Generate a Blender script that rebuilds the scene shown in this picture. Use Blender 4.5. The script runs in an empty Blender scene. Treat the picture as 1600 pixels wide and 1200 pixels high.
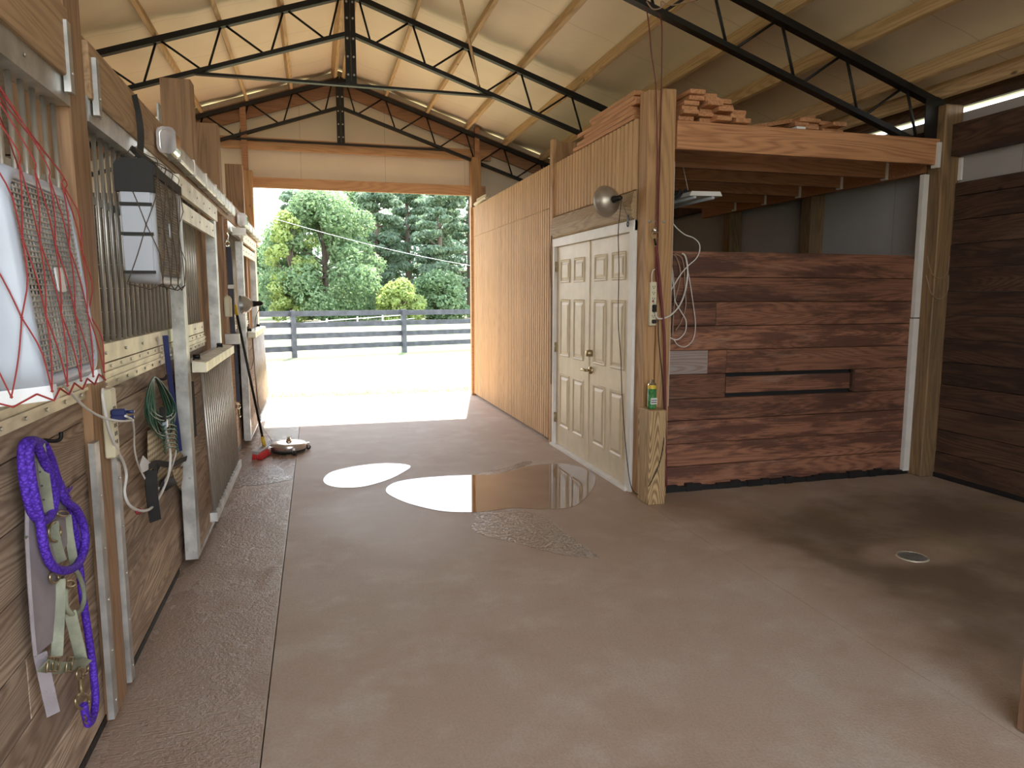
import bpy, math, random
import numpy as np
from mathutils import Vector, Matrix
random.seed(7)
R = random.Random(11)
sc = bpy.context.scene
C = sc.collection

# ------------------------------------------------------------------ camera, sky, sun, exposure
EYE = Vector((0, 0, 1.55)); FPX = 1109.0
PITCH = math.atan(137 / FPX); YAW = math.atan(308 * math.cos(PITCH) / FPX)
cam = bpy.data.objects.new('camera', bpy.data.cameras.new('camera')); C.objects.link(cam)
cam.location = EYE; cam.rotation_euler = (math.pi / 2 - PITCH, 0, -YAW)
cam.data.sensor_width = 36; cam.data.lens = 36 * FPX / 1600; cam.data.clip_end = 400; cam.data.clip_start = .05
sc.camera = cam
sc.view_settings.view_transform = 'Standard'; sc.view_settings.look = 'None'
sc.view_settings.gamma = 1; sc.view_settings.exposure = 2.35
sc.cycles.diffuse_bounces = 8; sc.cycles.max_bounces = 12; sc.cycles.sample_clamp_indirect = 8

w = bpy.data.worlds.new('sky'); sc.world = w; w.use_nodes = True
nt = w.node_tree; nt.nodes.clear()
o_ = nt.nodes.new('ShaderNodeOutputWorld'); bg = nt.nodes.new('ShaderNodeBackground')
tc = nt.nodes.new('ShaderNodeTexCoord'); sx = nt.nodes.new('ShaderNodeSeparateXYZ'); rp = nt.nodes.new('ShaderNodeValToRGB')
nt.links.new(tc.outputs['Generated'], sx.inputs[0]); nt.links.new(sx.outputs['Z'], rp.inputs[0])
rp.color_ramp.elements[0].position = 0.0; rp.color_ramp.elements[0].color = (1.0, .99, .96, 1)
rp.color_ramp.elements[1].position = .8; rp.color_ramp.elements[1].color = (.62, .76, .98, 1)
nt.links.new(rp.outputs[0], bg.inputs[0]); bg.inputs[1].default_value = 1.15
nt.links.new(bg.outputs[0], o_.inputs[0])
sl = bpy.data.lights.new('sun', 'SUN'); sl.energy = 5.5; sl.angle = math.radians(.6); sl.color = (1, .93, .80)
sun = bpy.data.objects.new('sun', sl); C.objects.link(sun); sun.location = (6, 20, 25)
sun.rotation_euler = Vector((.58, 2.37, 3.12)).to_track_quat('Z', 'Y').to_euler()

# ------------------------------------------------------------------ helpers
def tag(o, label=None, cat=None, group=None, kind=None):
    if label: o['label'] = label
    if cat: o['category'] = cat
    if group: o['group'] = group
    if kind: o['kind'] = kind
    return o
def empty(name, loc, label=None, cat=None, group=None, kind=None):
    o = bpy.data.objects.new(name, None); C.objects.link(o); o.location = loc; o.empty_display_size = .05
    return tag(o, label, cat, group, kind)
def origin_of(p):
    v = Vector((0, 0, 0))
    while p is not None: v = v + Vector(p.location); p = p.parent
    return v
_cf = -math.sin(PITCH)
_f = Vector((math.sin(YAW) * math.cos(PITCH), math.cos(YAW) * math.cos(PITCH), -math.sin(PITCH)))
_r = Vector((math.cos(YAW), -math.sin(YAW), 0)); _u = _r.cross(_f)
def _ray(x, y): return _f + _r * ((x - 800) / FPX) - _u * ((y - 600) / FPX)
def PX(x, y, X): d = _ray(x, y); return EYE + d * (X / d.x)          # a point of the photo measured on a wall plane X
def PY(x, y, Y): d = _ray(x, y); return EYE + d * (Y / d.y)
def PZ(x, y, Z=0): d = _ray(x, y); return EYE + d * ((Z - EYE.z) / d.z)

class MB:
    def __init__(s): s.v = []; s.f = []; s.smooth = []
    def add(s, vs, fs, sm=False):
        n = len(s.v); s.v += [tuple(v) for v in vs]; s.f += [tuple(i + n for i in f) for f in fs]; s.smooth += [sm] * len(fs)
        return s
    def box(s, x0, x1, y0, y1, z0, z1):
        return s.add([(x0,y0,z0),(x1,y0,z0),(x1,y1,z0),(x0,y1,z0),(x0,y0,z1),(x1,y0,z1),(x1,y1,z1),(x0,y1,z1)],
                     [(0,3,2,1),(4,5,6,7),(0,1,5,4),(1,2,6,5),(2,3,7,6),(3,0,4,7)])
    def beam(s, a, b, wd, ht, up=(0,0,1)):
        a, b = Vector(a), Vector(b); d = (b - a).normalized(); up = Vector(up)
        sd = d.cross(up)
        if sd.length < 1e-4: sd = d.cross(Vector((1,0,0)))
        sd.normalize(); u = sd.cross(d)
        vs = [p + sd * (i * wd / 2) + u * (j * ht / 2) for p in (a, b) for i, j in ((-1,-1),(1,-1),(1,1),(-1,1))]
        return s.add(vs, [(0,3,2,1),(4,5,6,7),(0,1,5,4),(1,2,6,5),(2,3,7,6),(3,0,4,7)])
    def tube(s, pts, r, n=8, closed=False, r2=None, flat=None):
        pts = [Vector(p) for p in pts]; m = len(pts); vs = []; fs = []
        prev = None
        for i, p in enumerate(pts):
            if closed: t = pts[(i + 1) % m] - pts[i - 1]
            else: t = pts[min(i + 1, m - 1)] - pts[max(i - 1, 0)]
            if t.length < 1e-9: t = Vector((0,0,1))
            t.normalize()
            if flat is not None: a = Vector(flat) - t * t.dot(Vector(flat)); 
            else:
                a = prev - t * t.dot(prev) if prev is not None else (t.cross(Vector((0,0,1))) if abs(t.z) < .9 else t.cross(Vector((1,0,0))))
            if a.length < 1e-6: a = t.orthogonal()
            a.normalize(); prev = a; b = t.cross(a)
            rr = r if not hasattr(r, '__len__') else r[i]
            rb = rr if r2 is None else r2
            for k in range(n):
                an = 2 * math.pi * k / n; vs.append(p + a * (rr * math.cos(an)) + b * (rb * math.sin(an)))
        mm = m if closed else m - 1
        for i in range(mm):
            j = (i + 1) % m
            for k in range(n):
                l = (k + 1) % n; fs.append((i*n+k, i*n+l, j*n+l, j*n+k))
        s.add(vs, fs, n > 5)
        if not closed:
            q = len(s.v) - len(vs)
            s.f.append(tuple(q + k for k in reversed(range(n)))); s.smooth.append(False)
            s.f.append(tuple(q + (m-1)*n + k for k in range(n))); s.smooth.append(False)
        return s
    def cyl(s, a, b, r, n=12): return s.tube([a, b], r, n)
    def ribbon(s, pts, wd, th, nrm=(.5,-.86,0)):                  # flat strap following pts, thickness along nrm
        pts = [Vector(p) for p in pts]; nr = Vector(nrm).normalized(); vs = []; fs = []; m = len(pts)
        for i, p in enumerate(pts):
            t = (pts[min(i+1,m-1)] - pts[max(i-1,0)]).normalized(); sd = t.cross(nr)
            if sd.length < 1e-5: sd = Vector((0,1,0))
            sd.normalize()
            for a, b in ((-1,-1),(1,-1),(1,1),(-1,1)): vs.append(p + sd*(a*wd/2) + nr*(b*th/2))
        for i in range(m-1):
            for k in range(4):
                l = (k+1) % 4; fs.append((i*4+k, i*4+l, i*4+4+l, i*4+4+k))
        fs += [(3,2,1,0), tuple((m-1)*4+k for k in range(4))]
        return s.add(vs, fs)
    def prism(s, poly, d, sm=False):                        # poly: 3-D loop, extruded by vector d
        n = len(poly); d = Vector(d); a = [Vector(p) for p in poly]; b = [p + d for p in a]
        s.add(a + b, [tuple(range(n)), tuple(reversed(range(n, 2*n)))] )
        q = len(s.v) - 2*n
        for i in range(n):
            j = (i+1) % n; s.f.append((q+i, q+n+i, q+n+j, q+j)); s.smooth.append(sm)
        return s
    def ring(s, outer, inner, d):                            # frame between two loops of equal length
        n = len(outer); d = Vector(d); o = [Vector(p) for p in outer]; i_ = [Vector(p) for p in inner]
        vs = o + i_ + [p + d for p in o] + [p + d for p in i_]; fs = []
        for i in range(n):
            j = (i+1) % n
            fs += [(i, j, n+j, n+i), (2*n+i, 3*n+i, 3*n+j, 2*n+j), (i, 2*n+i, 2*n+j, j), (n+i, n+j, 3*n+j, 3*n+i)]
        return s.add(vs, fs)
    def lathe(s, prof, c, ax=(0,0,1), n=28):                  # prof: (radius, height) along ax
        ax = Vector(ax).normalized(); a = ax.orthogonal().normalized(); b = ax.cross(a); c = Vector(c); vs = []; fs = []
        for r, h in prof:
            for k in range(n):
                t = 2*math.pi*k/n; vs.append(c + ax*h + (a*math.cos(t) + b*math.sin(t))*max(r, 1e-4))
        for i in range(len(prof)-1):
            for k in range(n):
                l = (k+1) % n; fs.append((i*n+k, i*n+l, i*n+n+l, i*n+n+k))
        return s.add(vs, fs, True)
    def build(s, name, mat, parent=None, label=None, cat=None, group=None, kind=None, bevel=0):
        me = bpy.data.meshes.new(name); V = np.array(s.v, dtype=float)
        if parent is not None: og = origin_of(parent)
        else:
            lo, hi = V.min(0), V.max(0); og = Vector(((lo[0]+hi[0])/2, (lo[1]+hi[1])/2, lo[2]))
        V = V - np.array(og)
        me.from_pydata([tuple(v) for v in V], [], s.f); me.polygons.foreach_set('use_smooth', s.smooth); me.update()
        import bmesh
        b = bmesh.new(); b.from_mesh(me); bmesh.ops.recalc_face_normals(b, faces=b.faces); b.to_mesh(me); b.free()
        me.materials.append(mat)
        o = bpy.data.objects.new(name, me); C.objects.link(o)
        if parent is not None: o.parent = parent
        else: o.location = og
        if bevel:
            m = o.modifiers.new('bevel', 'BEVEL'); m.width = bevel; m.segments = 1; m.limit_method = 'ANGLE'
        return tag(o, label, cat, group, kind)
def copy_tree(o, parent=None):
    c = o.copy(); C.objects.link(c)
    if parent is not None: c.parent = parent
    for ch in o.children: copy_tree(ch, c)
    return c
def smooth(pts, n=6):                                        # Catmull-Rom through pts
    pts = [Vector(p) for p in pts]; out = []
    P = [pts[0]*2 - pts[1]] + pts + [pts[-1]*2 - pts[-2]]
    for i in range(1, len(P)-2):
        for k in range(n):
            t = k/n; a, b, c, d = P[i-1], P[i], P[i+1], P[i+2]
            out.append(.5*((2*b) + (c-a)*t + (2*a-5*b+4*c-d)*t*t + (3*b-a-3*c+d)*t**3))
    return out + [pts[-1]]
def rrect(c, uw, vh, rad, U, V, seg=5):                       # rounded rectangle loop
    c, U, V = Vector(c), Vector(U), Vector(V); out = []
    for sx_, sy_, a0 in ((1,1,0),(-1,1,90),(-1,-1,180),(1,-1,270)):
        for k in range(seg+1):
            a = math.radians(a0 + 90*k/seg)
            out.append(c + U*(sx_*(uw/2-rad) + rad*math.cos(a)) + V*(sy_*(vh/2-rad) + rad*math.sin(a)))
    return out

# ------------------------------------------------------------------ materials
class G:
    def __init__(s, name):
        s.m = bpy.data.materials.new(name); s.m.use_nodes = True; s.t = s.m.node_tree; s.b = s.t.nodes['Principled BSDF']
    def n(s, typ, **k):
        nd = s.t.nodes.new('ShaderNode' + typ)
        for a, b in k.items(): setattr(nd, a, b)
        return nd
    def put(s, sock, v):
        if hasattr(v, 'is_output'): s.t.links.new(v, sock)
        elif isinstance(v, (tuple, list)) and len(v) == 3 and sock.type == 'RGBA': sock.default_value = (*v, 1)
        else: sock.default_value = v
    def math(s, op, a, b=0.0, c=None, clamp=False):
        nd = s.n('Math', operation=op, use_clamp=clamp); s.put(nd.inputs[0], a); s.put(nd.inputs[1], b)
        if c is not None: s.put(nd.inputs[2], c)
        return nd.outputs[0]
    def vm(s, op, a, b):
        nd = s.n('VectorMath', operation=op); s.put(nd.inputs[0], a); s.put(nd.inputs[1], b); return nd.outputs[0]
    def mix(s, f, a, b, blend='MIX'):
        nd = s.n('Mix', data_type='RGBA', blend_type=blend); s.put(nd.inputs[0], f); s.put(nd.inputs[6], a); s.put(nd.inputs[7], b); return nd.outputs[2]
    def noise(s, vec, scale, detail=3, rough=.5, dist=0):
        nd = s.n('TexNoise'); s.put(nd.inputs['Vector'], vec); nd.inputs['Scale'].default_value = scale
        nd.inputs['Detail'].default_value = detail; nd.inputs['Roughness'].default_value = rough; nd.inputs['Distortion'].default_value = dist
        return nd.outputs['Fac']
    def ss(s, v, a, b):
        nd = s.n('MapRange', interpolation_type='SMOOTHSTEP'); s.put(nd.inputs[0], v); nd.inputs[1].default_value = a; nd.inputs[2].default_value = b
        return nd.outputs[0]
    def bump(s, h, strength=.3, dist=.01):
        nd = s.n('Bump'); s.put(nd.inputs['Height'], h); nd.inputs['Strength'].default_value = strength; nd.inputs['Distance'].default_value = dist
        s.t.links.new(nd.outputs[0], s.b.inputs['Normal'])
    def obj(s): return s.n('TexCoord').outputs['Object']
    def set(s, **k):
        for a, v in k.items(): s.put(s.b.inputs[a.replace('_', ' ')], v)
        return s.m
def plain(name, col, rough=.5, metal=0, bump=0, bscale=80, var=.0, vscale=6):
    g = G(name); co = g.obj()
    c = col
    if var: c = g.mix(g.ss(g.noise(co, vscale, 4), .3, .7), tuple(x*(1-var) for x in col), tuple(min(1, x*(1+var)) for x in col))
    if bump: g.bump(g.noise(co, bscale, 3), bump, .004)
    return g.set(Base_Color=c, Roughness=rough, Metallic=metal)
def wood(name, light, dark, axis, knots=.045, stain=None, stain_amt=.5, rough=.65, tone=.25, K=26, gscale=1.0, wear=None, GA=.28):
    g = G(name); co = g.obj(); r = g.n('NewGeometry').outputs['Random Per Island']; oi = g.n('ObjectInfo').outputs['Random']
    cx = g.n('CombineXYZ'); g.put(cx.inputs[0], g.math('MULTIPLY', r, 13.7)); g.put(cx.inputs[1], g.math('MULTIPLY_ADD', r, 7.3, g.math('MULTIPLY', oi, 17.0))); g.put(cx.inputs[2], g.math('MULTIPLY', r, 29.1))
    v = g.vm('ADD', co, cx.outputs[0])
    def sc_(al, ac): return tuple(al if i == axis else ac for i in range(3))
    n1 = g.noise(g.vm('MULTIPLY', v, sc_(.30*gscale, 3.6*gscale)), 1.0, 2, .4, .15)
    gr = g.math('ABSOLUTE', g.math('SINE', g.math('MULTIPLY', n1, K*5.0)))
    gr = g.math('POWER', gr, 2.6)
    fb = g.noise(g.vm('MULTIPLY', v, sc_(3.0, 95)), 1.0, 3, .6)
    f = g.math('ADD', g.math('MULTIPLY', gr, GA), g.math('MULTIPLY', fb, .85))
    f = g.ss(f, .3, 1.05)
    col = g.mix(f, light, dark)
    if stain is not None:
        st = g.ss(g.noise(g.vm('MULTIPLY', v, sc_(1.0, 7.0)), 1.0, 7, .72), .45, .58)
        col = g.mix(g.math('MULTIPLY', st, stain_amt), col, stain)
    if wear is not None:
        st = g.ss(g.noise(g.vm('MULTIPLY', v, sc_(1.0, 9.0)), 1.3, 7, .75), .54, .70)
        col = g.mix(g.math('MULTIPLY', st, .6), col, wear)
    if knots:
        vo = g.n('TexVoronoi'); g.put(vo.inputs['Vector'], g.vm('MULTIPLY', v, sc_(1.3, 2.6))); vo.inputs['Scale'].default_value = 1.25
        kn = g.math('SUBTRACT', 1.0, g.ss(vo.outputs['Distance'], knots*.6, knots*1.9))
        col = g.mix(kn, col, tuple(x*.35 for x in dark))
    br = g.math('ADD', g.math('MULTIPLY', r, tone*2), 1 - tone)
    hs = g.n('HueSaturation'); g.put(hs.inputs['Value'], br); g.put(hs.inputs['Color'], col)
    g.bump(f, .25, .003)
    return g.set(Base_Color=hs.outputs[0], Roughness=rough)

Mt = {}
Mt['plank_left'] = wood('weathered plank', (.50,.37,.26), (.20,.125,.08), 1, .05, stain=(.20,.13,.09), stain_amt=.6, tone=.22, K=34, GA=.38)
Mt['plank_wash'] = wood('wash stall plank', (.285,.125,.07), (.085,.033,.02), 0, .05, stain=(.06,.024,.016), stain_amt=.8, tone=.30, K=30, wear=(.33,.20,.135), GA=.28)
Mt['plank_grey'] = wood('grey worn plank', (.34,.28,.26), (.20,.12,.09), 0, 0, wear=(.33,.17,.11), tone=.03)
Mt['plank_right'] = wood('dark plank', (.10,.052,.031), (.03,.015,.010), 1, .035, stain=(.03,.015,.010), stain_amt=.75, tone=.22, K=26, wear=(.15,.088,.055), GA=.36)
Mt['post'] = wood('post wood', (.46,.27,.125), (.24,.125,.05), 2, .04, tone=.08, K=14)
Mt['post_left'] = wood('stall post wood', (.36,.21,.11), (.17,.09,.045), 2, .03, tone=.08, K=14)
Mt['post_green'] = wood('treated post', (.27,.165,.075), (.11,.065,.032), 2, .03, stain=(.12,.085,.05), stain_amt=.5, tone=.05, K=18)
Mt['post_dark'] = wood('dark post wood', (.26,.135,.075), (.10,.045,.025), 2, .03, stain=(.09,.04,.025), stain_amt=.5, tone=.05, K=18)
Mt['stub'] = wood('stub post wood', (.52,.36,.18), (.21,.125,.055), 2, .02, tone=.05, K=46, GA=.5)
Mt['beam_x'] = wood('beam wood', (.56,.28,.13), (.26,.10,.04), 0, .05, tone=.1, K=24)
Mt['joist'] = wood('joist wood', (.42,.20,.10), (.24,.10,.045), 0, .04, tone=.08, K=18)
Mt['header'] = wood('header wood', (.56,.33,.17), (.36,.19,.09), 0, .05, tone=.06, K=14)
Mt['rafter'] = wood('rafter wood', (.42,.22,.12), (.26,.12,.06), 0, .03, tone=.06, K=14)
Mt['purlin'] = wood('purlin wood', (.58,.40,.21), (.34,.21,.10), 1, .04, tone=.1, K=14)
Mt['board_y'] = wood('top board wood', (.44,.28,.15), (.25,.145,.075), 1, .04, tone=.05, K=24)
Mt['sill_y'] = wood('door beam wood', (.42,.29,.15), (.17,.10,.05), 1, .05, tone=.05, K=24)
Mt['ply'] = wood('ribbed plywood', (.60,.385,.19), (.47,.285,.13), 2, 0, tone=.06, K=12, gscale=1.4)
Mt['lumber'] = wood('stacked lumber', (.50,.25,.12), (.27,.12,.05), 1, .03, tone=.25, K=14)
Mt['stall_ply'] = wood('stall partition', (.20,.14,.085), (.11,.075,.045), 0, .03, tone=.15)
Mt['galv'] = plain('galvanized steel', (.52,.52,.50), .42, .75, .15, 60, .25, 9)
Mt['alu'] = plain('weathered aluminium', (.66,.61,.48), .45, .55, .1, 30, .18, 7)
Mt['bar'] = plain('steel tube', (.52,.49,.44), .36, .75, 0, 40, .12, 10)
Mt['black'] = plain('black paint', (.012,.011,.010), .45, .3)
Mt['truss'] = plain('black truss paint', (.009,.008,.007), .5, .2, .1, 90)
Mt['rubber'] = plain('black rubber', (.018,.017,.017), .8)
Mt['mesh_cloth'] = plain('black webbing', (.03,.028,.026), .8, 0, .3, 200)
Mt['white_plastic'] = plain('white plastic', (.46,.50,.57), .35, 0, 0, 0, .06, 5)
Mt['grey_panel'] = plain('pale grey plastic', (.50,.53,.58), .4)
Mt['fan_grille'] = plain('dusty grille', (.42,.38,.33), .6, 0, 0, 0, .25, 14)
Mt['fan_grille2'] = plain('brown dusty grille', (.30,.24,.18), .7, 0, 0, 0, .3, 20)
Mt['dark_in'] = plain('fan interior', (.05,.045,.04), .7)
Mt['blade'] = plain('fan blade', (.62,.62,.60), .4)
Mt['red_cord'] = plain('red cord', (.30,.03,.028), .7, 0, .3, 300)
Mt['brown_cord'] = plain('brown netting', (.09,.06,.04), .8)
Mt['ivory'] = plain('ivory plastic', (.66,.60,.42), .45)
Mt['socket_dark'] = plain('socket slots', (.03,.03,.03), .6)
Mt['blue_plastic'] = plain('navy plastic', (.025,.035,.13), .4)
Mt['white_cord'] = plain('white cord', (.68,.66,.62), .5)
Mt['tan_cord'] = plain('tan cord', (.35,.23,.16), .6)
Mt['green_cord'] = plain('green cord', (.018,.085,.05), .45)
Mt['maroon'] = plain('maroon webbing', (.16,.03,.035), .7, 0, .4, 200)
Mt['navy_web'] = plain('slate webbing', (.07,.08,.115), .7, 0, .4, 200)
Mt['halter'] = plain('sage nylon', (.27,.28,.20), .7, 0, .5, 160, .3, 10)
Mt['suede'] = plain('mauve grey suede', (.30,.26,.27), .95, 0, .5, 200, .12, 10)
Mt['brass'] = plain('tarnished brass', (.42,.34,.20), .35, .9)
Mt['chrome'] = plain('chrome', (.75,.74,.72), .16, 1)
Mt['steel_disc'] = plain('brushed steel', (.70,.69,.67), .28, .9, .1, 50)
Mt['door_cream'] = plain('cream painted door', (.66,.56,.39), .45, 0, 0, 0, .05, 8)
Mt['trim_white'] = plain('white trim', (.74,.72,.68), .5, 0, 0, 0, .06, 6)
Mt['lamp_dome'] = plain('dull aluminium dome', (.42,.37,.31), .38, .7, 0, 0, .15, 12)
Mt['bristle'] = plain('red bristles', (.55,.03,.03), .7, 0, .8, 150)
Mt['block_grey'] = plain('grey broom block', (.33,.31,.30), .6)
Mt['yellow'] = plain('yellow plastic', (.70,.48,.05), .4)
Mt['can_green'] = plain('green can', (.05,.20,.06), .35, 0, 0, 0, .5, 40)
Mt['can_white'] = plain('white print', (.75,.75,.72), .5)
Mt['paper'] = plain('white paper tag', (.8,.8,.8), .8)
Mt['rag'] = plain('cream cloth', (.62,.55,.42), .9, 0, .3, 60)
Mt['sealant_gap_dark'] = plain('sealant and gap shade', (.012,.012,.013), .5, 0, .8, 60)
Mt['fence'] = plain('dark fence paint with glare', (.05,.055,.07), .6, 0, .2, 40, .3, 6)  # dark paint, base colour raised to carry the glare outside
Mt['pale_fence'] = plain('pale fence', (.6,.6,.58), .7)
Mt['wire'] = plain('pale wire', (.75,.75,.75), .5)
Mt['bark'] = plain('bark', (.11,.085,.065), .9, 0, .8, 14)

def insulation(name, col, seam_axis=0, seam=1.22, amt=.5):
    g = G(name); co = g.obj(); sp = g.n('SeparateXYZ'); g.put(sp.inputs[0], co)
    fr = g.math('ABSOLUTE', g.math('SUBTRACT', g.math('FRACT', g.math('DIVIDE', sp.outputs[seam_axis], seam)), .5))
    sm = g.math('SUBTRACT', 1.0, g.ss(fr, .0, .006))
    c = g.mix(g.ss(g.noise(co, 1.3, 4), .3, .75), col, tuple(x*.93 for x in col))
    c = g.mix(g.math('MULTIPLY', sm, amt), c, tuple(x*.35 for x in col))
    vo = g.n('TexVoronoi'); g.put(vo.inputs['Vector'], co); vo.inputs['Scale'].default_value = 110
    h = g.math('ADD', g.math('MULTIPLY', g.noise(co, 2.2, 3), 1.0), g.math('MULTIPLY', vo.outputs['Distance'], .03))
    g.bump(h, .35, .05)
    return g.set(Base_Color=c, Roughness=.55)
Mt['ceil'] = insulation('ceiling insulation', (.85,.735,.56), 1, 1.22, .45)
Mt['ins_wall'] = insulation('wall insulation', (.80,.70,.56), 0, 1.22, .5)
Mt['ins_shaded'] = insulation('shaded side lining', (.40,.38,.37), 1, 1.22, .5)  # same lining as the other walls, darkened for the shade on the right
def bead():
    g = G('plaid cloth'); co = g.obj(); sp = g.n('SeparateXYZ'); g.put(sp.inputs[0], co)
    a = g.math('GREATER_THAN', g.math('FRACT', g.math('MULTIPLY', sp.outputs[2], 38)), .55); b = g.math('GREATER_THAN', g.math('FRACT', g.math('MULTIPLY', sp.outputs[1], 38)), .55)
    c = g.mix(g.math('MULTIPLY', g.math('ADD', a, b), .42), (.55,.43,.26), (.10,.07,.05))
    return g.set(Base_Color=c, Roughness=.9)
Mt['plaid'] = bead()
def rope_mat():
    g = G('purple braided rope'); co = g.obj()
    vo = g.n('TexVoronoi'); g.put(vo.inputs['Vector'], co); vo.inputs['Scale'].default_value = 130
    c = g.mix(g.ss(vo.outputs['Distance'], .1, .7), (.14,.045,.62), (.055,.012,.30)); g.bump(vo.outputs['Distance'], .8, .004)
    return g.set(Base_Color=c, Roughness=.7)
Mt['purple'] = rope_mat()

def concrete():
    g = G('concrete floor'); co = g.n('NewGeometry').outputs['Position']; sp = g.n('SeparateXYZ'); g.put(sp.inputs[0], co); X, Y = sp.outputs[0], sp.outputs[1]
    big = g.noise(co, .55, 5, .6); mid = g.noise(co, 3.0, 5, .6); fine = g.noise(co, 90, 3, .7)
    c = g.mix(g.ss(big, .35, .65), (.43,.33,.255), (.40,.285,.205))
    c = g.mix(g.math('MULTIPLY', g.ss(mid, .45, .72), .55), c, (.52,.44,.37))
    c = g.mix(g.math('MULTIPLY', g.ss(g.noise(g.vm('ADD', co, (7, 3, 0)), 1.4, 6, .7), .48, .68), .45), c, (.33,.215,.145))
    c = g.mix(g.math('MULTIPLY', g.ss(fine, .35, .7), .28), c, (.24,.175,.13))
    # broom-finished apron strip in front of the stalls, partly wet
    strip = g.math('SUBTRACT', 1.0, g.ss(X, -.235, -.225))
    br = g.n('TexNoise'); g.put(br.inputs['Vector'], g.vm('MULTIPLY', co, (6, 60, 1))); br.inputs['Scale'].default_value = 2.2; br.inputs['Detail'].default_value = 3
    wetn = g.noise(g.vm('MULTIPLY', co, (1.6, .75, 1)), 1.5, 4, .65)
    c = g.mix(g.math('MULTIPLY', strip, .55), c, (.30,.20,.145))
    # damp, dirty patch of the wash stall round the drain (own shape, warped ellipse)
    wv = g.noise(co, 1.1, 4, .6)
    wo = g.math('MULTIPLY', g.math('SUBTRACT', wv, .5), 1.3)
    damp = g.math('MULTIPLY', g.ss(g.math('ADD', X, wo), 2.55, 3.0), g.math('SUBTRACT', 1.0, g.ss(g.math('ADD', Y, wo), 4.15, 4.65)))
    damp = g.math('MULTIPLY', damp, g.math('ADD', .5, g.math('MULTIPLY', g.ss(g.noise(co, 1.7, 4, .6), .35, .6), .5)))
    ex = g.math('SUBTRACT', X, 3.4); ey = g.math('SUBTRACT', Y, 3.36); e = g.math('SQRT', g.math('ADD', g.math('MULTIPLY', ex, ex), g.math('MULTIPLY', g.math('MULTIPLY', ey, ey), 2.2)))
    e = g.math('ADD', e, g.math('MULTIPLY', g.math('SUBTRACT', wv, .5), .5))
    dry = g.math('SUBTRACT', 1.0, g.ss(e, .22, .42))
    damp = g.math('MULTIPLY', damp, g.math('SUBTRACT', 1.0, g.math('MULTIPLY', dry, .85)))
    c = g.mix(g.math('MULTIPLY', damp, .78), c, (.13,.085,.05))
    yel = g.math('MULTIPLY', g.ss(g.noise(co, 1.9, 3), .5, .68), g.math('MULTIPLY', g.ss(X, 3.1, 3.5), .35))
    c = g.mix(yel, c, (.33,.24,.10))
    # damp halo about the puddle
    px_ = g.math('DIVIDE', g.math('SUBTRACT', X, 1.3), 1.5); py_ = g.math('DIVIDE', g.math('SUBTRACT', Y, 4.95), 1.25)
    pd = g.math('ADD', g.math('SQRT', g.math('ADD', g.math('MULTIPLY', px_, px_), g.math('MULTIPLY', py_, py_))), g.math('MULTIPLY', g.math('SUBTRACT', wv, .5), .7))
    halo = g.math('SUBTRACT', 1.0, g.ss(pd, .7, 1.05))
    c = g.mix(g.math('MULTIPLY', halo, .5), c, (.30,.19,.12))
    h = g.math('ADD', g.math('MULTIPLY', fine, .5), g.math('MULTIPLY', g.math('MULTIPLY', g.math('ADD', br.outputs['Fac'], g.noise(co, 45, 2, .6)), strip), 1.3))
    g.bump(h, .6, .008)
    wet = g.math('MULTIPLY', strip, g.ss(wetn, .36, .52))
    rough = g.math('SUBTRACT', .60, g.math('MULTIPLY', wet, .42))
    rough = g.math('SUBTRACT', rough, g.math('MULTIPLY', halo, .10))
    return g.set(Base_Color=c, Roughness=rough)
Mt['floor'] = concrete()
def puddle_mat(name, grain):
    g = G(name); co = g.n('NewGeometry').outputs['Position']
    c = g.mix(g.ss(g.noise(co, 1.5, 4), .35, .7), (.22,.14,.085) if not grain else (.36,.28,.22), (.27,.18,.115) if not grain else (.42,.34,.28))
    f = g.noise(co, 42, 3, .7)
    if grain: g.put(g.b.inputs['Alpha'], g.ss(g.noise(co, 38, 4, .8), .43, .52)); g.bump(f, 1.0, .007); return g.set(Base_Color=c, Roughness=.14, IOR=1.6)
    g.bump(g.noise(co, 3, 1), .02, .002)
    return g.set(Base_Color=c, Roughness=.015, IOR=1.5)
Mt['puddle'] = puddle_mat('standing water', False); Mt['film'] = puddle_mat('wet film', True)
def lawn():
    g = G('lawn'); co = g.n('NewGeometry').outputs['Position']; sp = g.n('SeparateXYZ'); g.put(sp.inputs[0], co)
    n1 = g.noise(co, .35, 5, .6); n2 = g.noise(co, 6, 4, .7)
    c = g.mix(g.ss(n1, .35, .65), (.17,.165,.10), (.125,.14,.055))
    c = g.mix(g.math('MULTIPLY', g.ss(n2, .4, .7), .5), c, (.22,.20,.135))
    far = g.ss(sp.outputs[1], 19, 20.5); c2 = g.mix(g.ss(g.noise(g.vm('MULTIPLY', co, (.3,1,1)), .4, 4), .4, .6), (.20,.155,.10), (.13,.19,.06))
    c = g.mix(far, c, c2); g.bump(n2, .6, .05)
    return g.set(Base_Color=c, Roughness=.95)
Mt['lawn'] = lawn()
def leaf(name, c1, c2):
    g = G(name); r = g.n('NewGeometry').outputs['Random Per Island']
    c = g.mix(r, c1, c2); tr = g.n('BsdfTranslucent'); g.put(tr.inputs[0], c); g.set(Base_Color=c, Roughness=.6)
    ms = g.n('MixShader'); ms.inputs[0].default_value = .45; out = g.t.nodes['Material Output']
    g.t.links.new(g.b.outputs[0], ms.inputs[1]); g.t.links.new(tr.outputs[0], ms.inputs[2]); g.t.links.new(ms.outputs[0], out.inputs[0])
    return g.m
Mt['leaf_mid'] = leaf('broad leaves', (.12,.20,.095), (.25,.36,.18))
Mt['leaf_yel'] = leaf('yellow green leaves', (.24,.33,.09), (.40,.47,.17))
Mt['leaf_pine'] = leaf('pine needles', (.12,.19,.125), (.25,.34,.22))
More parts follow.
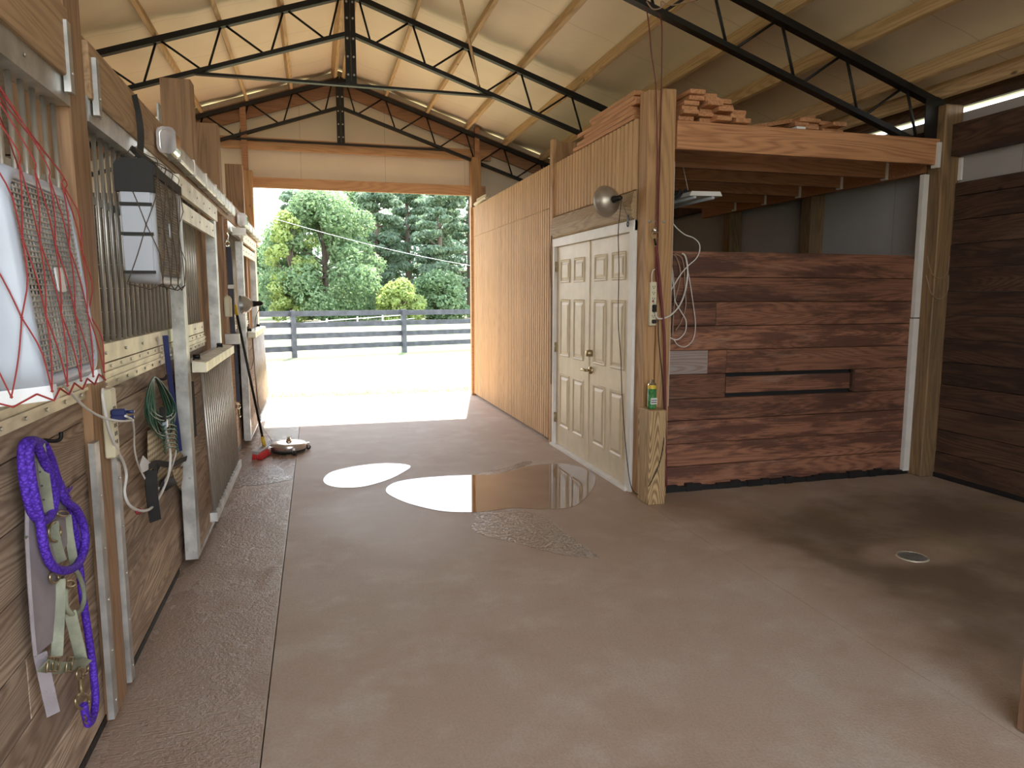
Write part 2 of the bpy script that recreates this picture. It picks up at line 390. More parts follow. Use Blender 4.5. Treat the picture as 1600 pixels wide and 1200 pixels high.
Mt['leaf_dark'] = leaf('dark leaves', (.08,.14,.09), (.16,.25,.155))
Mt['grass'] = leaf('grass blades', (.14,.17,.05), (.25,.24,.11))

# ------------------------------------------------------------------ setting: ground, floor, roof, walls
XL, XR, YF = -.76, 2.38, 11.1          # stall front, inner right wall, far end wall
RX, RZ, SL = .44, 4.65, 1/3            # ridge and roof slope
YN = -1.3
def rz(x, off=0): return RZ - SL*abs(x - RX) + off
MB().box(-90, 90, -60, 170, -.5, -.03).build('ground', Mt['lawn'], kind='structure')
m = MB(); m.box(-4.3, -.228, YN, 11.35, -.3, 0); m.box(-.223, 2.3535, YN, 11.35, -.3, 0); m.box(2.3565, 5.4, YN, 11.35, -.3, 0)
m.build('floor', Mt['floor'], kind='structure')
# insulated roof lining with a slight sag between the purlins, steel roof above it
m = MB(); PS = .60
for sgn in (1, -1):
    L = 4.98; nx = 84; ny = 60; vs = []; fs = []
    for i in range(nx+1):
        t = L*i/nx
        for j in range(ny+1):
            y = YN + (YF + .12 - YN)*j/ny
            sag = .018*math.sin(math.pi*((t/PS) % 1))**2*(.6 + .8*math.sin(y*1.3 + int(t/PS)*2.1)**2)
            vs.append((RX + sgn*t, y, RZ - SL*t + .19 - sag))
    for i in range(nx):
        for j in range(ny):
            a = i*(ny+1)+j; fs.append((a, a+1, a+ny+2, a+ny+1))
    m.add(vs, fs, True)
m.build('ceiling', Mt['ceil'], kind='structure')
m = MB()
for sgn in (1, -1):
    m.prism([(RX, YN, RZ+.20), (RX+sgn*5.05, YN, RZ+.20-SL*5.05), (RX+sgn*5.05, YN, RZ+.215-SL*5.05), (RX, YN, RZ+.215)], (0, YF+.15-YN, 0))
m.build('roof', Mt['galv'], kind='structure')
# far end wall with the open doorway
m = MB()
def wallpoly(x0, x1, z0, mb, y0=YF+.02, th=.06, gap=.165):
    xs = sorted({x0, x1} | ({RX} if x0 < RX < x1 else set()))
    mb.prism([(x0, y0, z0), (x1, y0, z0)] + [(x, y0, rz(x, gap)) for x in reversed(xs)], (0, th, 0))
wallpoly(-4.25, -.86, 0, m); wallpoly(-.86, 2.46, 3.16, m); wallpoly(2.46, 5.2, 0, m)
m.build('wall_far', Mt['ins_wall'], kind='structure')
m = MB(); m.box(5.17, 5.24, YN, YF, 0, 3.045); m.build('wall_right', Mt['ins_shaded'], kind='structure')
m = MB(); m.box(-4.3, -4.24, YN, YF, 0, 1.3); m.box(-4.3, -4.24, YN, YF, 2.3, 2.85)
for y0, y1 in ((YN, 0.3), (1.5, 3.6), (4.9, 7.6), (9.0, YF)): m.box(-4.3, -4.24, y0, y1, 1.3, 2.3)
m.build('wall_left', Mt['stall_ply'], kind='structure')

m = MB(); m.prism([(2.45,YN,0),(5.2,YN,0),(5.2,YN,rz(5.2,.1)),(2.45,YN,rz(2.45,.1))],(0,.05,0)); m.prism([(-4.25,YN,0),(-.9,YN,0),(-.9,YN,rz(-.9,.1)),(-4.25,YN,rz(-4.25,.1))],(0,.05,0))
m.build('wall_near_light_block', Mt['ins_wall'], kind='structure')  # unseen end walls, added to block light and darken both sides
# purlins
def purlin(x, y0, y1, label):
    s = 1 if x > RX else -1; n = Vector((s*SL, 0, 1)).normalized(); z = rz(x, .03)
    a = Vector((x, y0, z)) + n*.068; b = Vector((x, y1, z)) + n*.068
    return MB().beam(a, b, .04, .135, n).build('purlin', Mt['purlin'], label=label, cat='purlin', group='roof purlins', bevel=.003)
ordn = ['first','second','third','fourth','fifth','sixth','seventh','eighth']
for i in range(8):
    purlin(RX + .05 + PS*(i+.02) if i else RX + .05, YN, YF, f'{ordn[i]} pine roof purlin to the right of the ridge')
    if i < 7: purlin(RX - .05 - PS*(i+.02) if i else RX - .05, YN, YF, f'{ordn[i]} pine roof purlin to the left of the ridge')
MB().box(5.175, 5.215, YN, YF, 3.10, 3.21).build('eave_board', Mt['plank_right'], label='dark eave board above the thin bright gap at the right wall', cat='beam')
purlin(5.0, YN, YF, 'outermost dark roof purlin over the right eave gap')
# trusses
def truss(Y, label):
    t = empty('roof_truss', (RX, Y, 3.7), label, 'roof truss', 'black steel roof trusses')
    for s in (-1, 1):
        xe = RX + s*4.62
        MB().beam((RX, Y, RZ), (xe, Y, rz(xe)), .07, .055).build('top_chord', Mt['truss'], t)
        MB().beam((RX, Y, RZ-.385), (xe-s*.12, Y, rz(xe-s*.12, -.385)), .07, .04).build('bottom_chord', Mt['truss'], t)
        for k in range(8):
            xt = RX + s*(.05 + PS*k)
            if k:
                b = RX + s*(.05 + PS*k + .14); MB().cyl((xt, Y, rz(xt)), (b, Y, rz(b, -.38)), .0115, 6).build('web_rod', Mt['truss'], t)
            if k:
                b = RX + s*(.05 + PS*k - .40); MB().cyl((xt - s*.03, Y, rz(xt)), (b, Y, rz(b, -.38)), .0115, 6).build('web_rod', Mt['truss'], t)
        MB().box(*(sorted((xe-s*.2, xe-s*.02))), Y-.04, Y-.03, rz(xe)-.42, rz(xe)+.06).build('end_plate', Mt['truss'], t)
    x = RX + .09; MB().cyl((x, Y, RZ), (x+.12, Y, rz(x+.12, -.38)), .0115, 6).build('web_rod', Mt['truss'], t)
    x = RX - .09; MB().cyl((x, Y, RZ), (x-.12, Y, rz(x-.12, -.38)), .0115, 6).build('web_rod', Mt['truss'], t)
    kp = MB().box(RX-.055, RX-.005, Y-.045, Y-.035, 3.74, RZ+.03).box(RX+.005, RX+.055, Y-.045, Y-.035, 3.74, RZ+.03).box(RX-.004, RX+.004, Y-.04, Y+.04, 3.74, RZ).build('king_post', Mt['truss'], t)
    b = MB()
    for z in (3.84, 4.02, 4.2, 4.4, 4.56):
        for sx_ in (-.03, .03): b.cyl((RX+sx_, Y-.055, z), (RX+sx_, Y-.044, z), .011, 8)
    b.build('bolts', Mt['galv'], kp)
    MB().box(RX-1.56, RX+1.56, Y-.03, Y+.03, 3.735, 3.76).build('tie_bar', Mt['truss'], t)
truss(7.95, 'black steel roof truss nearer the camera, full gable in view')
truss(10.97, 'black steel roof truss against the far gable wall')
truss(4.95, 'black steel roof truss cut off at top right, above the loft')
# far gable timbers
for s, lb in ((-1, 'left'), (1, 'right')):
    xe = RX + s*4.7
    MB().beam((RX, YF-.03, rz(RX,-.05)), (xe, YF-.03, rz(xe,-.05)), .045, .24).build('gable_rafter', Mt['rafter'], label=f'brown {lb} rafter along the far gable', cat='rafter')
MB().box(-1.25, 2.7, YF-.09, YF-.045, 3.63, 3.79).build('girt', Mt['header'], label='upper horizontal pine board across the far gable', cat='beam')
MB().box(-1.1, 2.62, YF-.045, YF+.0, 3.10, 3.25).build('header_beam', Mt['header'], label='pine header over the open end doorway', cat='beam')
MB().box(-.93, -.90+.05, YF-.15, YF-.10, 3.2, 4.2).build('brace', Mt['rafter'], label='thin reddish upright stick left on the far gable', cat='brace')
MB().box(2.43, 2.50, YF-.16, YF-.11, 3.0, 4.1).build('brace', Mt['rafter'], label='thin upright stick right on the far gable', cat='brace')
MB().beam((1.22, 6.3, 4.35), (1.73, 7.6, 3.75), .022, .03).build('stick', Mt['purlin'], label='thin wooden stick hanging down from the right roof slope', cat='stick')

# ------------------------------------------------------------------ left: stall fronts
def post(x0, x1, y0, y1, z1, label, mat='post_left', z0=0, group=None):
    return MB().box(x0, x1, y0, y1, z0, z1).build('post', Mt[mat], label=label, cat='post', group=group, bevel=.006)
post(-.93, XL, 2.74, 2.93, 4.02-.0, 'nearest wooden stall post beside the purple rope')
post(-.985, -.785, 5.57, 5.71, 3.05, 'tallest looking wooden post top rising behind the first sliding door')
post(-.95, XL, 6.75, 6.93, 3.02, 'wooden post between the first and second horse stall')
post(-.95, XL, 8.95, 9.10, 3.06, 'short topped wooden post at the second stall')
post(-.97, -.80, 10.93, 11.09, 3.32, 'wooden post at the left side of the end doorway', 'post')
MB().box(-.80, -.74, .5, 2.715, 2.25, 2.47).build('top_board', Mt['board_y'], label='wide board along the top of the nearest stall front', cat='board', bevel=.004)
MB().box(-.80, -.745, 2.94, 10.9, 2.25, 2.45).build('top_board', Mt['board_y'], label='long board carrying the sliding door tracks', cat='board', bevel=.004)
def steel_channel(mb, x, y0, y1, z0, z1):                       # ribbed cover strip
    h = z1 - z0
    for a, b, dx in ((0,.30,.0),(.30,.42,.009),(.42,.60,.003),(.60,.70,.009),(.70,1,.0)):
        mb.box(x-.01, x+.004+dx, y0, y1, z0+h*a, z0+h*b)
def screws(y0, y1, z, x, step=.19, r=.006):
    class S:
        def build(s, name, mat, parent):
            y = y0 + .05
            while y < y1: MB().cyl((x, y, z), (x+.005, y, z), r, 7).build('screw', mat, parent); y += step
    return S()
def stall_front(y0, y1, label, zt=1.21, xs=-.80, zb=1.37):
    t = empty('stall_front', (xs, (y0+y1)/2, 0), label, 'stall front', 'horse stall fronts')
    m = MB(); z = .03
    while z < zt - .01:
        z2 = min(z + .182, zt)
        cut = y0 + (y1-y0)*R.uniform(.25,.75) if y1-y0 > 2.1 else None
        if cut: m.box(xs-.04, xs+.012, y0, cut-.001, z, z2-.004); m.box(xs-.04, xs+.012, cut+.001, y1, z, z2-.004)
        else: m.box(xs-.04, xs+.012+R.uniform(-.002,.002), y0, y1, z, z2-.004)
        z = z2
    m.build('plank_panel', Mt['plank_left'], t, bevel=.003)
    m = MB(); steel_channel(m, xs+.022, y0, y1, zt-.01, zb-.075); ch = m.build('lower_channel', Mt['alu'], t)
    screws(y0, y1, zt+.008, xs+.026, .16).build('screws', Mt['bar'], ch); screws(y0+.08, y1, zb-.088, xs+.026, .16).build('screws', Mt['bar'], ch)
    m = MB().box(xs-.03, xs+.024, y0, y1, zb-.07, zb); ch = m.build('sill_channel', Mt['alu'], t)
    screws(y0+.03, y1, zb-.035, xs+.025, .30).build('screws', Mt['bar'], ch)
    m = MB().box(xs-.03, xs+.024+.02, y0, y1, 2.17, 2.26); ch = m.build('head_channel', Mt['galv'], t)
    screws(y0+.1, y1, 2.215, xs+.045, .55).build('screws', Mt['bar'], ch)
    MB().box(xs-.012, xs-.006, y0, y1, 1.90, 1.93).build('cross_rail', Mt['bar'], t)
    n = int((y1-y0)/.091)
    for k in range(n+1):
        y = y0 + .03 + (y1-y0-.06)*k/n; MB().cyl((xs, y, zb), (xs, y, 2.17), .0082, 10).build('bar', Mt['bar'], t)
    return t
stall_front(.55, 2.735, 'nearest stall front with the white fan and purple rope hanging on it', zt=1.21, zb=1.37)
stall_front(2.935, 5.50, 'second stall front section with green cord hanging on its planks')
stall_front(6.94, 8.95, 'stall front section behind the hanging crosstie strap')
# metal strips either side of the nearest post, and end straps
def strip(y0, y1, z0, z1, label, x=-.752, mat='galv'):
    t = MB().box(x-.012, x+.008, y0, y1, z0, z1).build('steel_strip', Mt[mat], label=label, cat='steel strip')
    z = z0 + .06
    while z < z1: MB().cyl((x+.008, (y0+y1)/2, z), (x+.013, (y0+y1)/2, z), .006, 7).build('screw', Mt['bar'], t); z += .19
    return t
strip(2.68, 2.735, .04, 1.05, 'vertical steel strip left of the nearest stall post')
strip(2.935, 2.985, .04, 1.03, 'vertical steel strip right of the nearest stall post')
strip(2.66, 2.70, 2.2, 2.42, 'short steel strap on the top board left of the nearest post', -.738)
strip(2.97, 3.01, 2.2, 2.40, 'short steel strap on the top board right of the nearest post', -.738)
MB().box(-.80, -.79, 4.40, 4.47, 2.45, 2.60).build('bracket', Mt['galv'], label='perforated steel bracket standing on the top board', cat='bracket')
# partitions between stalls (seen through the bars)
for y0, lb in ((2.80, 'near'), (6.82, 'far')):
    m = MB()
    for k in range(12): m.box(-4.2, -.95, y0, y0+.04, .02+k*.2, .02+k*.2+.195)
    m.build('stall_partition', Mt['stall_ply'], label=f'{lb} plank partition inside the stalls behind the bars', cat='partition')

def sliding_door(y0, y1, label, handle=True):
    t = empty('stall_door', (-.72, (y0+y1)/2, .03), label, 'sliding stall door', 'sliding stall doors')
    def stile(ya, yb):
        s = MB().box(-.758, -.692, ya, yb, .06, 2.10).build('stile', Mt['galv'], t)
        m = MB()
        for z in (.12, .55, .62, 1.05, 1.12, 1.42, 1.5, 1.9, 1.97):
            m.cyl((-.745, ya-.004, z), (-.745, ya, z), .008, 7); m.cyl((-.712, ya-.004, z-.015), (-.712, ya, z-.015), .008, 7)
        m.build('bolts', Mt['bar'], s)
    stile(y0, y0+.10); stile(y1-.10, y1)
    m = MB().box(-.705, -.680, y0, y1, 2.10, 2.20); r = m.build('top_rail', Mt['alu'], t); screws(y0, y1, 2.15, -.680, .27).build('screws', Mt['bar'], r)
    m = MB().box(-.712, -.694, y0+.10, y1, 1.975, 2.07); r = m.build('header_rail', Mt['alu'], t); screws(y0+.1, y1, 2.02, -.694, .3).build('screws', Mt['bar'], r)
    m = MB(); z = .06
    while z < 1.1: m.box(-.745, -.705, y0+.10, y1-.10, z, min(z+.178, 1.12)); z += .182
    m.build('plank_panel', Mt['plank_left'], t, bevel=.003)
    MB().box(-.76, -.70, y0+.1, y1-.1, .035, .062).build('bottom_rail', Mt['galv'], t)
    MB().box(-.752, -.70, y0+.10, y1-.10, 1.12, 1.17).build('opening_sill', Mt['galv'], t)
    if handle: MB().box(-.705, -.694, y0+.13, y0+.20, .74, 1.06).build('handle_slot', Mt['rubber'], t, label='black handle slot')
    # grille folded down in front of the planks
    gx0, gx1 = -.665, -.615; ga, gb = y0+.16, y1-.03
    g_ = empty('drop_grille', (0,0,0)); g_.parent = t; g_.location = Vector((gx0, (ga+gb)/2, .3)) - Vector(t.location)
    MB().prism([(gx0-.02, ga-.05, 1.12), (gx0+.055, ga-.05, 1.12), (gx0+.055, ga-.05, 1.175), (gx0-.02, ga-.05, 1.185)], (0, gb-ga+.1, 0)).build('grille_head', Mt['alu'], g_)
    MB().box(gx1-.02, gx1+.022, ga-.04, gb+.04, .235, .29).build('grille_foot', Mt['galv'], g_)
    n = 16
    for k in range(n+1):
        y = ga + (gb-ga)*k/n; MB().cyl((gx0+.02, y, 1.13), (gx1, y, .28), .0105, 8).build('grille_bar', Mt['bar'], g_)
    m = MB()
    for yy in (ga+.1, gb-.2): m.cyl((-.70, yy, 1.20), (-.66, yy, 1.20), .012, 8); m.box(-.70, -.66, yy-.02, yy+.02, 1.17, 1.19)
    m.build('hinge', Mt['black'], t)
    return t
sliding_door(4.24, 5.78, 'nearer sliding stall door with a fold-down steel grille and black handle slot')
sliding_door(7.75, 9.45, 'farther sliding stall door near the open doorway, grille folded down', False)
def track(y0, y1, label):
    t = empty('door_track', (-.69, (y0+y1)/2, 2.29), label, 'door track', 'sliding door tracks')
    MB().prism([(-.738, y0, 2.285), (-.690, y0, 2.285), (-.684, y0, 2.295), (-.684, y0, 2.36), (-.690, y0, 2.37), (-.738, y0, 2.37)], (0, y1-y0, 0)).build('rail', Mt['galv'], t, bevel=.004)
    for k in range(6):
        y = y0 + (y1-y0)*(k+.4)/6; MB().box(-.745, -.681, y, y+.018, 2.28, 2.378).build('track_bracket', Mt['bar'], t)
    c = MB(); c.ring(rrect((-.69, y0-.13, 2.325), .09, .13, .03, (1,0,0), (0,0,1), 3), rrect((-.69, y0-.13, 2.325), .06, .10, .02, (1,0,0), (0,0,1), 3), (0, .13, 0))
    c.prism(rrect((-.69, y0-.125, 2.325), .066, .106, .02, (1,0,0), (0,0,1), 3), (0,.01,0))
    c.build('end_cap', Mt['chrome'], t)
track(4.12, 7.15, 'nearer galvanised sliding door track with a shiny end cap')
track(7.95, 10.6, 'farther galvanised sliding door track close to the doorway')
MB().box(-.74, -.62, 7.35, 7.40, 2.13, 2.20).build('track_stop', Mt['bar'], label='small steel stop between the two door tracks', cat='bracket')
# black strip painted in for the shaded gap under the stall fronts
m = MB(); 
for a, b in ((.5, 4.2), (5.8, 7.7), (9.5, 10.9)): m.box(-.80, -.785, a, b, 0, .03)
m.build('floor_gap_shade_left', Mt['sealant_gap_dark'], kind='structure')

# ------------------------------------------------------------------ right: tack room wall with double door
def ribbed(y0, y1, z0, z1, name, parent=None, **k):
    m = MB(); m.box(XR+.020, XR+.03, y0, y1, z0, z1); y = y0; P = .078
    while y < y1 - .01:
        m.add([(XR+.021, y+.006, z0), (XR+.003, y+.011, z0), (XR, y+.036, z0), (XR+.003, y+.062, z0), (XR+.021, y+.067, z0),
               (XR+.021, y+.006, z1), (XR+.003, y+.011, z1), (XR, y+.036, z1), (XR+.003, y+.062, z1), (XR+.021, y+.067, z1)],
              [(i, i+1, i+6, i+5) for i in range(4)] + [(0,5,9,4), (4,3,2,1,0), (5,6,7,8,9)])
        y += P
    return m.build(name, Mt['ply'], parent, **k)
wi = empty('wall_inner_right', (XR, 8, 0), kind='structure')
ribbed(7.10, 10.88, .03, 2.455, 'lower_panel', wi); ribbed(7.10, 10.88, 2.46, 2.90, 'upper_panel', wi); ribbed(5.10, 6.99, 2.36, 2.88, 'door_head_panel', wi)
MB().box(XR+.03, XR+.07, 5.06, 10.92, 2.2, 2.88).build('backing', Mt['stall_ply'], wi)
MB().box(XR+.03, XR+.07, 7.1, 10.92, 0, 2.2).build('backing', Mt['stall_ply'], wi)
MB().box(XR-.025, XR+.02, 7.0, 7.085, 0, 3.12).build('batten', Mt['post'], label='tall thin batten between the door and the long ribbed wall', cat='batten', bevel=.004)
MB().box(XR+.03, XR+.26, 7.10, 7.25, 2.5, 3.12).build('post', Mt['post'], label='wooden post end rising above the ribbed wall', cat='post')
MB().box(2.37, 2.52, 10.93, 11.09, 0, 3.66).build('post', Mt['post'], label='wooden post at the right side of the end doorway', cat='post')
MB().box(2.345, 2.40, 10.885, 10.93, 0, 2.9).build('trim_2', Mt['header'], kind='structure')
MB().prism([(XR+.0, 5.08, 2.125), (XR-.03, 5.08, 2.15), (XR-.04, 5.08, 2.24), (XR-.02, 5.08, 2.34), (XR+.02, 5.08, 2.36), (XR+.03, 5.08, 2.125)], (0, 1.93, 0)).build('lintel', Mt['sill_y'], label='rounded wooden beam over the cream double door', cat='beam')
d = empty('door_1', (XR, 6.05, 0), kind='structure')
MB().box(XR-.02, XR+.03, 5.055, 5.15, 0, 2.13).build('door_jamb', Mt['trim_white'], d, bevel=.004)
MB().box(XR-.02, XR+.03, 6.945, 7.0, 0, 2.13).build('door_jamb', Mt['trim_white'], d, bevel=.004)
MB().box(XR-.022, XR+.03, 5.055, 7.0, 2.045, 2.13).build('door_head', Mt['trim_white'], d, bevel=.004)
MB().box(XR-.04, XR+.03, 5.1, 7.0, 0, .022).build('threshold', Mt['trim_white'], d)
def leaf_door(y0, y1):
    lf = MB().box(XR+.012, XR+.045, y0+.003, y1-.003, .025, 2.042).build('door_leaf', Mt['door_cream'], d)
    W = y1-y0; x = XR+.012
    cols = [(y0+.12, y0+W/2-.055), (y0+W/2+.055, y1-.12)]
    for (za, zb) in ((.22,.77),(.95,1.52),(1.68,1.91)):
        for (a, b) in cols:
            cy, cz = (a+b)/2, (za+zb)/2; w_, h_ = b-a, zb-za
            def rc(dx, sh): return [(x+dx, cy-w_/2+sh, cz-h_/2+sh), (x+dx, cy+w_/2-sh, cz-h_/2+sh), (x+dx, cy+w_/2-sh, cz+h_/2-sh), (x+dx, cy-w_/2+sh, cz+h_/2-sh)]
            m = MB(); L = [rc(0,0), rc(-.010,.008), rc(-.008,.018), rc(-.0005,.026), rc(-.0005,.034), rc(-.008,.056)]
            vs = [p for l in L for p in l]; fs = [(i*4+k, i*4+(k+1)%4, i*4+4+(k+1)%4, i*4+4+k) for i in range(5) for k in range(4)] + [(20,21,22,23)]
            m.add(vs, fs).build('door_panel', Mt['door_cream'], lf)
    return lf
lr = leaf_door(5.15, 6.045); ll = leaf_door(6.05, 6.945)
MB().box(XR+.004, XR+.012, 6.03, 6.065, .03, 2.04).build('astragal', Mt['door_cream'], ll)
m = MB().lathe([(0,-.052),(.026,-.05),(.03,-.03),(.03,0)], (XR+.012, 5.98, 1.04), (1,0,0)); m.build('deadbolt', Mt['brass'], lr)
m = MB().lathe([(0,-.022),(.03,-.02),(.034,0)], (XR+.012, 5.98, .885), (1,0,0)); m.cyl((XR-.01, 5.98, .885), (XR-.045, 5.98, .885), .012)
m.tube(smooth([(XR-.045, 5.975, .885), (XR-.05, 6.03, .89), (XR-.045, 6.09, .88)], 4), [.011,.012,.012,.013,.012,.012,.011,.010,.008], 8); m.build('door_lever', Mt['brass'], lr)
for z in (.25, .98, 1.80): MB().box(XR-.004, XR+.012, 6.92, 6.955, z, z+.10).cyl((XR-.004, 6.945, z), (XR-.004, 6.945, z+.10), .007, 8).build('hinge', Mt['brass'], ll)
# corner post (two laminated timbers) and the stub
cp = empty('corner_post', (2.47, 5, 0), 'large laminated corner post between the double door and wash stall', 'post')
MB().box(XR-.0, 2.475, 4.90, 5.05, 0, 3.04).build('timber', Mt['post'], cp, bevel=.006); MB().box(2.479, 2.595, 4.885, 5.05, 0, 3.05).build('timber', Mt['post'], cp, bevel=.006)
m = MB()
for x in (2.405, 2.455, 2.515): m.lathe([(0,-.012),(.008,-.010),(.012,0)], (x, 4.885 if x > 2.475 else 4.9, 2.10), (0,1,0), 10)
m.build('bolts', Mt['galv'], cp)
MB().prism([(2.345,4.69,0),(2.485,4.69,0),(2.485,4.88,0),(2.345,4.88,0)], (-.004,.004,.715)).build('stub_post', Mt['stub'], label='short thick timber stub on the floor with a spray can on top', cat='post', bevel=.006)
c = empty('spray_can', (2.40, 4.78, .715), 'green and yellow spray can standing on the short timber stub', 'spray can')
MB().lathe([(.0,0),(.031,0),(.032,.006),(.032,.17),(.0,.17)], (2.40,4.78,.718)).build('can_body', Mt['can_green'], c)
MB().lathe([(.0325,.150),(.0325,.178)], (2.40,4.78,.718)).build('yellow_band', Mt['yellow'], c)
MB().lathe([(.032,.176),(.026,.190),(.012,.196),(.012,.216),(.0,.218)], (2.40,4.78,.718)).build('nozzle', Mt['chrome'], c)
MB().box(2.375,2.425,4.744,4.748,.755,.80).build('label_panel', Mt['can_white'], c)
m = MB()
for z in (.768,.784):
    for k in range(5): m.box(2.379+k*.009, 2.385+k*.009, 4.742, 4.7438, z-.005, z+.005)
m.build('label_print', Mt['socket_dark'], c)

# wash stall back wall
ws = empty('wall_wash_stall', (3.8, 5.0, 0), kind='structure')
m = MB(); rows = [.03,.20,.385,.57,.745,.94,1.13,1.32,1.51,1.70,1.90]
for i in range(10):
    z0, z1 = rows[i], rows[i+1]-.004
    if i == 4: m.box(2.60,3.155,5.0,5.04,z0,z1); m.box(4.395,4.97,5.0,5.04,z0,z1); continue
    jx = {0: None, 3: None, 5: 3.16, 7: 3.05, 8: None}.get(i, None)
    o = R.uniform(-.003,.003)
    if i == 5: MB().box(2.60,2.99,4.998,5.04,z0,z1).build('grey_board', Mt['plank_grey'], ws, label='pale grey worn board end', bevel=.003); m.box(2.993,3.159,5.0,5.04,z0,z1); m.box(3.162,4.97,5.0,5.04,z0,z1); continue
    if jx: m.box(2.60,jx-.001,5.0,5.04,z0,z1); m.box(jx+.001,4.97,5.0+o,5.04,z0,z1)
    else: m.box(2.60,4.97,5.0+o,5.04,z0,z1)
m.build('planks', Mt['plank_wash'], ws, bevel=.003)
MB().box(3.17,4.36,5.015,5.04,.775,.905).build('loose_board', Mt['plank_wash'], ws, label='loose narrower board in a dark slot')
MB().box(2.62,4.96,5.06,5.08,.03,1.8).build('backing', Mt['rubber'], ws)
MB().box(4.372,4.394,4.995,5.03,.75,.94).build('slot_end', Mt['plank_right'], ws)
m = MB()
for k in range(34):
    x = 2.6+k*.0705; m.box(x, x+.0705, 4.97-R.uniform(0,.014), 5.0, 0, .045+R.uniform(-.012,.018))
m.build('baseboard_wash', Mt['sealant_gap_dark'], kind='structure')
MB().box(4.925,4.985,4.955,4.995,.03,1.36).build('trim_3', Mt['trim_white'], kind='structure'); MB().box(4.93,4.985,4.955,4.995,1.37,2.56).build('trim_4', Mt['trim_white'], kind='structure')
MB().box(2.598,2.632,4.955,4.985,.7,2.55).build('trim_5', Mt['trim_white'], kind='structure')
MB().box(4.985,5.165,4.83,4.985,0,3.10).build('post', Mt['post_green'], label='tall weathered post in the right corner of the wash stall', cat='post', bevel=.008)
MB().box(5.145,5.165,4.80,4.83,.03,.2).box(5.145,5.165,4.80,4.83,2.5,2.68).build('trim_6', Mt['trim_white'], kind='structure')
MB().box(2.385,2.53,1.66,1.82,0,3.2).build('post', Mt['post_dark'], label='dark wooden post cut by the right edge of the photo', cat='post', bevel=.006)
# right wall boards
m = MB(); z = .03
while z < 2.47:
    y = 1.0; z2 = min(z+.195, 2.48)
    m.box(5.13+R.uniform(-.003,.003), 5.165, 1.0, 4.84, z, z2-.004); z = z2
m.build('wall_right_boards', Mt['plank_right'], kind='structure', bevel=.003)
MB().box(5.06,5.15,YN,YF,2.69,2.94).build('top_plate', Mt['plank_right'], label='dark wide board along the top of the right wall', cat='beam')
MB().box(5.118,5.135,1.0,4.83,0,.04).build('baseboard_right', Mt['sealant_gap_dark'], kind='structure')
for y, lb in ((6.45,'nearer'),(7.95,'farther')):
    MB().box(5.0,5.165,y,y+.15,0,2.95).build('post', Mt['post_green'], label=f'{lb} dark wall post in the gloom above the wash stall boards', cat='post')
# loft
MB().box(2.60,4.985,4.87,4.91,2.625,2.83).build('loft_beam', Mt['beam_x'], label='long knotty orange front beam of the loft above the wash stall', cat='beam', bevel=.004)
t = MB().box(4.95,4.984,4.85,4.912,2.60,2.80).build('beam_hanger', Mt['trim_white'], label='pale metal hanger at the right end of the loft beam', cat='bracket')
for i, (y, lb) in enumerate(((5.41,'first'),(5.98,'second'),(6.6,'third'),(7.2,'fourth'),(7.8,'fifth'))):
    j = empty('loft_joist', (3.8, y, 2.62), f'{lb} loft joist behind the front beam, counted from the front', 'joist', 'loft joists')
    MB().box(2.5,4.97,y,y+.04,2.60,2.80).build('joist_board', Mt['joist'], j)
    MB().box(4.955,4.985,y-.01,y+.055,2.585,2.75).build('joist_hanger', Mt['trim_white'], j)
MB().box(4.98,5.05,5.0,8.6,2.58,2.83).build('ledger', Mt['joist'], label='ledger board carrying the right ends of the loft joists', cat='beam')
def lumber(x, y0, y1, z, w_, label, grp, rot=0):
    s = MB().box(-w_/2, w_/2, 0, y1-y0, 0, .033)
    o = s.build('lumber_board', Mt['lumber'], label=label, cat='lumber board', group=grp, bevel=.004)
    og = Vector(o.location); o.rotation_euler.z = rot
    o.location = Vector((x, (y0+y1)/2, z)); return o
LY = ['top layer','second layer from the top','third layer from the top','fourth layer from the top','fifth layer from the top','bottom layer']
KX = ['leftmost board','second board from the left','third board from the left','fourth board from the left','fifth board from the left']
for L in range(6):
    n = (4,4,4,3,3,2)[L]
    for k in range(n):
        lumber(2.70+k*.135+R.uniform(-.02,.03), 4.80+R.uniform(0,.12), 7.45+R.uniform(-.25,.05), 2.835+L*.0345, .125, f'{KX[k]}, {LY[5-L]}, left lumber stack', 'left lumber stack', R.uniform(-.012,.012))
for L in range(6):
    for k in range(2):
        lumber(2.435+k*.125, 5.1+R.uniform(0,.1)+.0*L, 6.55+R.uniform(-.25,.12)-.09*L, 2.89+L*.0345, .115, f'{KX[k]}, {LY[5-L]}, lumber stack over the door', 'lumber stack over the door', R.uniform(-.012,.012))
for L in range(5):
    n = (5,4,4,3,2)[L]
    for k in range(n):
        lumber(4.02+(k-n/2)*.14+.1+R.uniform(-.03,.03), 5.0+R.uniform(0,.3), 7.2, 2.835+L*.034, .13, f'{KX[k]}, {LY[4-L]}, right lumber heap', 'right lumber heap', R.uniform(-.06,.06))
MB().beam((3.3,5.1,2.86),(4.05,5.3,3.03),.12,.03).build('lumber_board', Mt['lumber'], label='board leaning up onto the right lumber heap', cat='lumber board')
MB().box(3.62,3.70,4.88,4.96,2.832,2.85).build('paper_scrap', Mt['paper'], label='small white scrap lying on top of the loft beam', cat='scrap')
lt = empty('shop_light', (2.95, 5.3, 2.3), 'white shop light end hanging below the loft joists', 'light fixture')
MB().prism([(2.84,5.10,2.33),(2.86,5.10,2.365),(3.11,5.10,2.37),(3.13,5.10,2.335)], (0,1.1,0)).build('housing', Mt['trim_white'], lt)
MB().cyl((2.9,5.12,2.325),(2.9,6.15,2.325),.013).cyl((3.06,5.12,2.325),(3.06,6.15,2.325),.013).build('tube', Mt['grey_panel'], lt)
